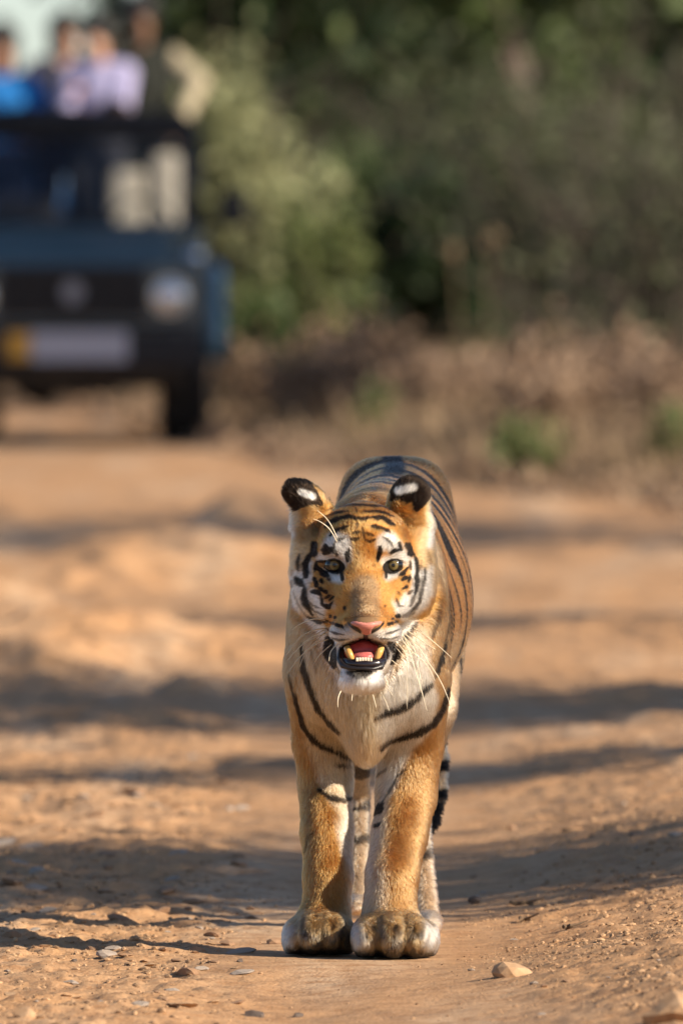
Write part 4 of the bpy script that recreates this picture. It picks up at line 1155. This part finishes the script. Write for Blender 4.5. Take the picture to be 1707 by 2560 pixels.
bm_obj('lower_lip', bm, LIPM, tiger, True)
bm = bmesh.new()
add_tube(bm, [a1(x, y, dy) - TOFF for x, y, dy in ((545, 1610, -.315), (600, 1628, -.328), (700, 1634, -.335), (790, 1628, -.328), (840, 1608, -.315))], [.008, .010, .010, .010, .008], 10)
bm_obj('lower_gum', bm, mat('black_gum', (0.015, 0.010, 0.011), 0.2, 0, 0.6), tiger, True)
for sx, xs_ in ((-1, (612, 598, 580, 566)), (1, (776, 790, 808, 822))):
    bm = bmesh.new()
    add_tube(bm, [a1(x, y, dy) - TOFF for x, y, dy in zip(xs_, (1618, 1585, 1545, 1505), (-.318, -.320, -.318, -.310))], [.0040, .0062, .0074, .0070], 10)
    bm_obj('canine_tooth', bm, TOO, tiger, True)
for i in range(6):
    x = 640 + i * 21; bm = bmesh.new()
    add_box(bm, a1(x, 1598 - 3 * math.sin((i + .5) / 6 * math.pi), -.338) - TOFF, (.0058, .005, .008), .0018)
    bm_obj('incisor_tooth', bm, INC, tiger, True)

WH = mat('whisker', (0.86, 0.76, 0.56), 0.3, 0, 0.5)
WHISK = [
 [(410,1300),(320,1290),(230,1320),(150,1370)], [(410,1360),(300,1380),(200,1440),(110,1560)], [(400,1370),(280,1440),(180,1530),(120,1600)], [(410,1400),(300,1440),(230,1480)],
 [(430,1440),(330,1480),(250,1550),(210,1650)], [(450,1480),(360,1560),(310,1640)], [(500,1470),(440,1540),(430,1610)], [(405,1385),(290,1500),(190,1600),(130,1690)],
 [(1060,1355),(1150,1410),(1260,1500),(1350,1580)], [(1000,1400),(1100,1500),(1180,1620),(1270,1760),(1330,1900),(1355,1985)], [(990,1420),(1060,1560),(1100,1720),(1150,1920),(1170,1985)],
 [(970,1430),(1040,1550),(1085,1700),(1135,1870)], [(930,1460),(1010,1560),(1020,1700),(1018,1970)], [(920,1490),(980,1560),(1010,1600)], [(960,1450),(1080,1560),(1170,1640),(1230,1760)],
 [(1020,1380),(1120,1450),(1230,1520)], [(980,1410),(1075,1530),(1110,1690),(1140,1800)], [(900,1600),(930,1625),(965,1640)],
 [(540,1790),(500,1880),(495,1960)], [(620,1820),(605,1860),(600,1910)], [(800,1810),(850,1900),(885,1985)], [(750,1830),(770,1900),(785,1960)], [(840,1770),(890,1840),(910,1870)],
 [(500,700),(450,590),(400,520),(340,470)], [(500,730),(440,620),(370,560),(310,535)],
]
for wp in WHISK:
    x0, y0 = wp[0]
    s0 = on_front(680 + x0 * K, 1120 + y0 * K); dy0 = s0[1] - 29.0
    ln = 0; pts = []
    for i, (x, y) in enumerate(wp):
        if i: ln += math.hypot(x - wp[i - 1][0], y - wp[i - 1][1]) * K * PX
        pts.append(Vector(a1(x, y, dy0 - (0.05 * ln / (0.05 + ln) if y0 > 1200 else 0.25 * ln) + (0.004 if i == 0 else 0)) - TOFF))
    # smooth the line
    fine = []
    for i in range(len(pts) - 1):
        p0, p1, p2, p3 = pts[max(i - 1, 0)], pts[i], pts[i + 1], pts[min(i + 2, len(pts) - 1)]
        for k_ in range(5):
            t_ = k_ / 5
            fine.append(0.5 * ((2 * p1) + (p2 - p0) * t_ + (2 * p0 - 5 * p1 + 4 * p2 - p3) * t_ ** 2 + (3 * p1 - p0 - 3 * p2 + p3) * t_ ** 3))
    fine.append(pts[-1])
    bm = bmesh.new(); n_ = len(fine)
    add_tube(bm, fine, [0.0013 * (1 - 0.75 * i / n_) for i in range(n_)], 4)
    bm_obj('whisker', bm, WH, tiger, True)
# ------------------------------------------------------------------ open safari jeep
JX, JY = -1.52, 80.5
JZ = ground_at(JX, JY + .8); LIFT = .0
jeep = empty('safari_jeep', (JX, JY, JZ))
tag(jeep, 'dark blue green open safari jeep coming up the track behind the tiger', 'jeep')
PAINT = noise_mat('jeep_paint', (0.008, 0.026, 0.040), (0.018, 0.045, 0.062), 3, .34, spec=.6)
PAINT.node_tree.nodes['Principled BSDF'].inputs['Coat Weight'].default_value = .6
ARCH = noise_mat('arch_sky_sheen', (0.07, 0.15, 0.19), (0.12, 0.21, 0.26), 5, .16, spec=.7)  # body paint lightened so the arches carry a painted sky reflection
BLK = noise_mat('black_plastic', (0.012, 0.011, 0.012), (0.025, 0.022, 0.022), 20, .6)
DUSTY = noise_mat('dusty_steel', (0.03, 0.024, 0.02), (0.08, 0.058, 0.04), 12, .8)
CHROME = mat('chrome', (0.75, 0.75, 0.77), .12, 1.0)
RUB = noise_mat('tyre_rubber', (0.014, 0.012, 0.011), (0.05, 0.036, 0.026), 9, .85, bump=.6, bump_dist=.01)
CANV = noise_mat('beige_canvas', (0.62, 0.53, 0.40), (0.72, 0.63, 0.48), 30, .9)
GLASS = mat('windscreen_glass', (0.50, 0.54, 0.60), .02, 0, .5, Transmission_Weight=1.0, IOR=1.30)
LENS = mat('headlamp_glass', (0.62, 0.62, 0.64), .1, .6)
def jb(name, boxes, m, parent=None, bevel=.012):
    bm = bmesh.new()
    for c, s in boxes: add_box(bm, c, s, min(bevel, min(s) * .4))
    return bm_obj(name, bm, m, parent or jeep)
def prism(name, prof, x0, x1, m, parent=None, bevel=.02):
    """side profile (y, z) extruded across x"""
    bm = bmesh.new()
    a = [bm.verts.new((x0, y, z)) for y, z in prof]; b = [bm.verts.new((x1, y, z)) for y, z in prof]
    bm.faces.new(a); bm.faces.new(b[::-1]); n = len(prof)
    for i in range(n): bm.faces.new((a[i], a[(i + 1) % n], b[(i + 1) % n], b[i]))
    bmesh.ops.recalc_face_normals(bm, faces=bm.faces)
    bmesh.ops.bevel(bm, geom=list(bm.edges), offset=bevel, segments=2, affect='EDGES', profile=.6)
    return bm_obj(name, bm, m, parent or jeep)
def cyl(name, c, r, d, m, ax='y', seg=32, parent=None, bevel=.0):
    bm = bmesh.new(); bmesh.ops.create_cone(bm, cap_ends=True, segments=seg, radius1=r, radius2=r, depth=d)
    if ax == 'y': bmesh.ops.rotate(bm, cent=(0, 0, 0), matrix=Matrix.Rotation(math.pi / 2, 3, 'X'), verts=bm.verts)
    if ax == 'x': bmesh.ops.rotate(bm, cent=(0, 0, 0), matrix=Matrix.Rotation(math.pi / 2, 3, 'Y'), verts=bm.verts)
    if bevel: bmesh.ops.bevel(bm, geom=[e for e in bm.edges if len(e.link_faces) == 2 and e.calc_face_angle() > .8], offset=bevel, segments=2, affect='EDGES')
    bmesh.ops.translate(bm, vec=c, verts=bm.verts)
    return bm_obj(name, bm, m, parent or jeep, False)
# body tub with the engine bay between the wings
jb('body', [((0, 2.55, .82), (1.42, 2.05, .62)), ((0, .78, .80), (.98, 1.30, .50)), ((0, 3.55, .80), (1.40, .10, .60))], PAINT)
prism('bonnet', [(.06, 1.045), (.10, 1.075), (1.10, 1.20), (1.40, 1.225), (1.40, 1.0), (.06, 1.0)], -.55, .55, noise_mat('dusty_skylit_bonnet_paint', (0.048, 0.085, 0.088), (0.085, 0.12, 0.12), 4, .55))  # lighter than the body: dust, and a sky highlight put into the colour
jb('cowl', [((0, 1.50, 1.12), (1.40, .22, .24))], PAINT)
for sx in (-1, 1):
    # wing with an arched opening
    prof = [(.10, .98), (.16, 1.03), (1.50, 1.10), (1.50, .62), (1.24, .62), (1.18, .80), (1.02, .93), (.80, .97), (.58, .93), (.42, .80), (.36, .60), (.10, .56)]
    prism('wing', prof, sx * .50, sx * .745, PAINT, bevel=.015)
    bm = bmesh.new()
    ar = [(sx * .80, .80 + .47 * math.cos(a), .50 + .48 * math.sin(a)) for a in np.linspace(-.05, math.pi + .05, 15)]
    add_tube(bm, ar, .055, 10)
    bm_obj('wheel_arch', bm, ARCH, jeep, True)
# nose
jb('grille_surround', [((0, .045, .86), (1.46, .07, .38))], PAINT, bevel=.03)
g_ = jb('grille', [((0, .002, .87), (.84, .03, .29))], BLK)
for k in range(7): jb('grille_slat', [((0, -.022, .75 + .04 * k), (.82, .02, .014))], BLK, g_, .004)
cyl('emblem', (0, -.045, .87), .062, .02, mat('badge_grey', (.20, .20, .23), .35, .7))
for sx in (-1, 1):
    h_ = cyl('headlight', (sx * .55, .00, .845), .100, .06, CHROME, bevel=.01)
    bm = bmesh.new(); bmesh.ops.create_uvsphere(bm, u_segments=24, v_segments=12, radius=.092); bmesh.ops.scale(bm, vec=(1, .35, 1), verts=bm.verts); bmesh.ops.translate(bm, vec=(sx * .55, -.03, .845), verts=bm.verts)
    bm_obj('lens', bm, LENS, h_, True)
    jb('indicator_lamp', [((sx * .60, -.075, .535), (.13, .03, .06))], mat('indicator_red', (.34, .045, .02), .3))
    jb('door_mirror', [((sx * .90, 1.55, 1.34), (.15, .05, .20))], BLK, bevel=.02)
    bm = bmesh.new(); add_tube(bm, [(sx * .70, 1.50, 1.20), (sx * .80, 1.50, 1.28), (sx * .86, 1.54, 1.32)], .012, 8); bm_obj('mirror_arm', bm, BLK, jeep)
    bm = bmesh.new(); bmesh.ops.create_uvsphere(bm, u_segments=16, v_segments=10, radius=.045); bmesh.ops.translate(bm, vec=(sx * .69, .30, 1.07), verts=bm.verts); bm_obj('wing_lamp', bm, CHROME, jeep, True)
jb('bumper', [((0, -.05, .535), (1.50, .14, .20))], BLK, bevel=.03)
pl_ = jb('number_plate', [((.04, -.132, .565), (.55, .012, .17))], mat('plate_white', (.38, .37, .41), .5))
jb('plate_end', [((-.305, -.132, .565), (.13, .012, .15))], mat('plate_yellow', (.60, .30, .03), .5))
jb('skid_plate', [((0, .15, .40), (1.30, .30, .10)), ((0, .45, .33), (.50, .30, .10))], DUSTY)
jb('chassis', [((-.36, 1.9, .44), (.10, 3.4, .12)), ((.36, 1.9, .44), (.10, 3.4, .12)), ((0, 3.4, .44), (.8, .1, .12))], DUSTY)
for y in (.80, 3.05):
    bm = bmesh.new(); add_tube(bm, [(-.66, y, .36), (-.36, y, .36), (-.30, y, .36), (-.18, y, .34), (-.06, y, .36), (.66, y, .36)], [.045, .045, .10, .15, .06, .045], 12)
    bm_obj('axle', bm, DUSTY, jeep, True)
    for sx in (-1, 1):
        w_ = empty('wheel', (sx * .620, y, .36)); w_.parent = jeep
        bm = bmesh.new(); R0, hw_ = .36, .142
        prof = [(.20, -hw_ * .8), (.30, -hw_), (.345, -hw_ * .92), (.36, -hw_ * .6), (.36, hw_ * .6), (.345, hw_ * .92), (.30, hw_), (.20, hw_ * .8)]
        rings = []
        for k in range(40):
            a = 2 * math.pi * k / 40; lug = .008 * (k % 2)
            rings.append([bm.verts.new((px_, (r_0 + (lug if r_0 > .34 else 0)) * math.cos(a), (r_0 + (lug if r_0 > .34 else 0)) * math.sin(a))) for r_0, px_ in prof])
        for k in range(40):
            A_, B_ = rings[k], rings[(k + 1) % 40]
            for i in range(len(prof)):
                bm.faces.new((A_[i], A_[(i + 1) % len(prof)], B_[(i + 1) % len(prof)], B_[i]))
        bm_obj('tyre', bm, RUB, w_, True)
        cyl('rim', (0, 0, 0), .205, .19, DUSTY, 'x', 24, w_, .01)
# windscreen
fr = bmesh.new()
for sx in (-1, 1): add_tube(fr, [(sx * .69, 1.46, 1.20), (sx * .655, 1.62, 1.76)], .026, 8)
add_tube(fr, [(-.67, 1.62, 1.77), (.67, 1.62, 1.77)], .045, 8); add_tube(fr, [(-.69, 1.46, 1.23), (.69, 1.46, 1.23)], .026, 8)
add_tube(fr, [(0, 1.46, 1.22), (0, 1.62, 1.76)], .014, 8)
ws = bm_obj('windscreen_frame', fr, BLK, jeep, True)
bm = bmesh.new()
a = [(-.66, 1.47, 1.25), (.66, 1.47, 1.25), (.64, 1.61, 1.74), (-.64, 1.61, 1.74)]
f0 = [bm.verts.new(p) for p in a]; f1 = [bm.verts.new((x, y + .006, z)) for x, y, z in a]
bm.faces.new(f0); bm.faces.new(f1[::-1])
for i in range(4): bm.faces.new((f0[i], f1[i], f1[(i + 1) % 4], f0[(i + 1) % 4]))
bm_obj('windscreen', bm, GLASS, ws)
for x0, x1 in ((.30, .05), (-.30, -.55)):
    wp = bmesh.new(); add_tube(wp, [(x0, 1.44, 1.24), (x1, 1.46, 1.28)], .008, 6); bm_obj('wiper', wp, BLK, jeep)
# inside: dash, seats, rails
jb('dashboard', [((0, 1.72, 1.16), (1.36, .25, .16))], BLK, bevel=.04)
bm = bmesh.new(); n_ = 20
add_tube(bm, [(.36 + .18 * math.cos(q), 1.92 + .05 * math.sin(q), 1.22 + .17 * math.sin(q)) for q in np.linspace(0, 2 * math.pi, n_)], .014, 8); bm_obj('steering_wheel', bm, BLK, jeep, True)
for x, w_, z1 in ((.27, .20, 1.56), (.495, .16, 1.66), (-.32, .40, 1.40)):
    s_ = jb('seat', [((x, 2.30, .98), (w_ + .06, .46, .12))], CANV if x > 0 else BLK, bevel=.04)
    z0_ = 1.16 if x == .285 else 1.04
    jb('backrest', [((x, 2.50, (z1 + z0_) / 2), (w_, .10, z1 - z0_))], CANV if x > 0 else BLK, s_, .04)
jb('rear_bench', [((0, 3.30, 1.20), (1.3, .40, .12)), ((0, 3.52, 1.45), (1.3, .08, .42))], BLK, bevel=.03)
for y, z, r_0, nm in ((2.62, 1.84, .030, 'roll_bar'), (1.66, 1.855, .045, 'grab_rail')):
    rb = bmesh.new(); add_tube(rb, [(-.66, y, 1.10), (-.66, y, z - .06), (-.60, y, z), (.60, y, z), (.66, y, z - .06), (.66, y, 1.10)], r_0, 10); bm_obj(nm, rb, BLK, jeep, True)
rb = bmesh.new(); add_tube(rb, [(-.68, 1.74, 1.83), (-.30, 1.73, 1.845), (.10, 1.74, 1.835), (.52, 1.73, 1.83)], [.07, .085, .08, .065], 12); bm_obj('rolled_hood', rb, BLK, jeep, True)
for sx in (-1, 1):
    rb = bmesh.new(); add_tube(rb, [(sx * .66, 2.62, 1.50), (sx * .66, 3.50, 1.50), (sx * .66, 3.50, 1.10)], .022, 8); bm_obj('side_rail', rb, BLK, jeep, True)
for sx in (-1, 1): jb('side_panel', [((sx * .70, 2.62, 1.17), (.05, 1.90, .12))], PAINT)
jb('spare_wheel_carrier', [((0, 3.66, .95), (.5, .10, .5))], DUSTY)

for o in list(jeep.children):
    if not (o.name.startswith('wheel') and not o.name.startswith('wheel_arch')) and not o.name.startswith('axle'): o.location.z += LIFT
# ------------------------------------------------------------------ passengers
SKIN = [noise_mat('brown_skin', (0.30, 0.155, 0.095), (0.36, 0.19, 0.12), 20, .55), noise_mat('light_skin', (0.44, 0.25, 0.165), (0.50, 0.29, 0.20), 20, .55), noise_mat('dark_skin', (0.15, 0.08, 0.05), (0.19, 0.105, 0.065), 20, .55)]
HAIR = noise_mat('black_hair', (0.006, 0.005, 0.005), (0.018, 0.014, 0.012), 60, .5)
def cloth(name, c): return noise_mat(name, tuple(v * .88 for v in c), c, 14, .9, bump=.4, bump_dist=.02)
def field_mesh(name, build, lo, hi, step, m, parent):
    f = Field(np.arange(lo[0], hi[0], step), np.arange(lo[1], hi[1], step), np.arange(lo[2], hi[2], step))
    build(f); V, Q = surface_nets(f.F, f.xs, f.ys, f.zs)
    return mesh_np(name, relax(V, Q, 2), Q, m, parent, True)
def person(x, y, zf, label, skin, top, arms, head_turn=0.0, sleeve=1.0, vest=None, legs=(0.05, .05, .06), hair='short', h=1.70, cap=None, cuff=None):
    """standing figure facing -Y; arms: per side (shoulder, elbow, wrist) in local metres"""
    root = empty('person', (x, y, zf)); tag(root, label, 'person', 'passengers standing in the safari jeep')
    k = h / 1.70
    hc = np.array((0, -.02, 1.585))
    def bones(f, grow=0.0, part='body'):
        if part in ('body', 'legs'):
            for sx in (-1, 1):
                f.chain([(np.array((sx * .09, 0, .92)), .085 + grow), (np.array((sx * .10, -.01, .50)), .058 + grow), (np.array((sx * .10, .02, .10)), .040 + grow)], .03)
                if part == 'body': f.cone((sx * .10, .02, .06), (sx * .11, -.13, .035), .040, .030, .02)
            f.ell((0, 0, .95), (.165 + grow, .115 + grow, .13 + grow), .05)
        if part in ('body', 'top'):
            f.ell((0, 0, 1.02), (.150 + grow, .105 + grow, .14 + grow), .06)
            f.ell((0, .0, 1.22), (.170 + grow, .115 + grow, .20 + grow), .06)
            f.cone((-.13, .01, 1.385), (.13, .01, 1.385), .062 + grow, .062 + grow, .05)
        for sx, (s_, e_, w_) in zip((-1, 1), arms):
            s_, e_, w_ = map(np.array, (s_, e_, w_))
            if part == 'body' or (part == 'top' and sleeve > .9):
                f.chain([(s_, .054 + grow), (e_, .042 + grow), (w_, .028 + grow)], .025)
            elif part == 'top':
                f.chain([(s_, .056 + grow), (s_ + (e_ - s_) * sleeve, .050 + grow)], .025)
            if part == 'body':
                d = (w_ - e_) / np.linalg.norm(w_ - e_); side = np.cross(d, (0, 1, 0.2)); side /= np.linalg.norm(side)
                f.cone(w_, w_ + d * .075, .032, .036, .015)
                for q_, (o_, l_) in enumerate(((-.030, .060), (-.010, .075), (.010, .072), (.030, .055))):
                    b_ = w_ + d * .085 + side * o_; m_ = b_ + d * l_ * .55; t_ = m_ + d * l_ * .35 + np.array((0, -.02, -.02))
                    f.chain([(b_, .0105), (m_, .0095), (t_, .008)], .004)
                f.chain([(w_ + d * .03 + side * -.03, .012), (w_ + d * .06 + side * -.062, .011), (w_ + d * .09 + side * -.070, .009)], .006)
        if part == 'body':
            f.cone((0, .01, 1.38), (0, -.01, 1.52), .058, .052, .03)
            f.ell(hc + (0, .01, .03), (.074, .095, .095), .03); f.ell(hc + (0, -.035, -.045), (.056, .062, .07), .03)
            f.cone(hc + (0, -.094, .012), hc + (0, -.112, -.025), .010, .016, .012)
            for sx in (-1, 1):
                f.ell(hc + (sx * .078, .012, -.005), (.012, .022, .032), .006)
                f.ell(hc + (sx * .030, -.098, .012), (.014, .012, .009), .006, None, True)
            f.ell(hc + (0, -.105, -.062), (.022, .012, .004), .004, None, True)
    lo, hi = (-.62, -.52, -.02), (.62, .34, 1.76)
    field_mesh('body', lambda f: bones(f), lo, hi, .0095, SKIN[skin], root)
    field_mesh('shirt', lambda f: bones(f, .014, 'top'), lo, hi, .013, top, root)
    field_mesh('trousers', lambda f: bones(f, .014, 'legs'), lo, (hi[0], hi[1], 1.10), .014, cloth('trouser_cloth', legs), root)
    if vest:
        def vb(f):
            f.ell((0, 0, 1.02), (.172, .128, .14), .06); f.ell((0, 0, 1.22), (.190, .138, .20), .06); f.cone((-.10, .01, 1.375), (.10, .01, 1.375), .082, .082, .05)
            f.ell((0, -.12, 1.36), (.035, .10, .12), .02, None, True)
        field_mesh('waistcoat', vb, lo, hi, .013, vest, root)
    if cuff:
        def sb(f):
            s_, e_, w_ = map(np.array, arms[1]); f.chain([(s_, .072), (e_, .060), (w_, .046)], .025)
        field_mesh('sleeve', sb, lo, hi, .013, cuff, root)
    def hb__(f):
        f.ell(hc + (0, .012, .055), (.106, .112, .112), .02)
        if hair == 'long': f.ell(hc + (0, .055, -.06), (.088, .060, .16), .03)
        f.ell(hc + (0, -.085, -.050), (.064, .070, .082), .015, None, True)
    field_mesh('hair', hb__, lo, hi, .0095, HAIR, root)
    if cap:
        def cb(f):
            f.ell(hc + (0, .015, .085), (.092, .108, .060), .02); f.cone(hc + (0, -.07, .075), hc + (0, -.17, .06), .05, .03, .02); f.ell(hc + (0, 0, .02), (.2, .3, .035), .01, None, True)
        field_mesh('cap', cb, lo, hi, .0095, cap, root)
    root.scale = (k, k, k); root.rotation_euler = (0, 0, head_turn)
    return root
def pu(u, y): return (u - 853.5) * y / FPX
Zs = JZ + .745
SH_ = lambda sx: (sx * .175, .01, 1.375)
rail = lambda sx, dx=.0: (SH_(sx), (sx * (.26 + dx), -.12, 1.13), (sx * (.16 + dx), -.36, 1.10))
BLUE = cloth('blue_cloth', (0.015, 0.16, 0.46)); LAV = cloth('lavender_cloth', (0.38, 0.36, 0.56)); CRM = cloth('cream_cloth', (0.44, 0.34, 0.30)); KHAKI = cloth('khaki_cloth', (0.36, 0.31, 0.21)); OLIVE = cloth('black_green_cloth', (0.016, 0.018, 0.014)); SKY = cloth('sky_blue_cloth', (0.28, 0.43, 0.66))
person(pu(5, 83.3), 83.3, Zs - .07, 'passenger in a bright blue top at the left edge of the jeep', 0, BLUE, (rail(-1), rail(1, .02)), 0, 1.0, None, (.02, .03, .07), 'long', 1.70)
person(pu(92, 83.8), 83.8, Zs - .52, 'passenger in blue sitting low between the left edge and the woman in cream', 0, SKY, (rail(-1), rail(1)), .2, 1.0, BLUE, (.05, .05, .06), 'short', 1.60)
person(pu(160, 83.4), 83.4, Zs + .10, 'dark haired passenger in a cream top leaning on the rail', 1, CRM, (rail(-1, -.07), (SH_(1), (.19, -.18, 1.14), (.05, -.33, 1.22))), .25, .35, None, (.05, .02, .025), 'long', 1.60)
person(pu(248, 83.1), 83.1, Zs + .10, 'passenger in a lavender shirt right of the one in cream', 1, LAV, (rail(-1, -.08), rail(1, -.08)), -.3, .9, None, (.05, .05, .06), 'long', 1.58)
person(pu(350, 83.3), 83.3, Zs + .06, 'black haired guide in dark clothes with one khaki sleeve, rightmost in the jeep', 2, OLIVE, (rail(-1), (SH_(1), (.33, -.08, 1.24), (.20, -.30, 1.00))), .1, 1.0, OLIVE, (.03, .03, .02), 'short', 1.74, None, KHAKI)
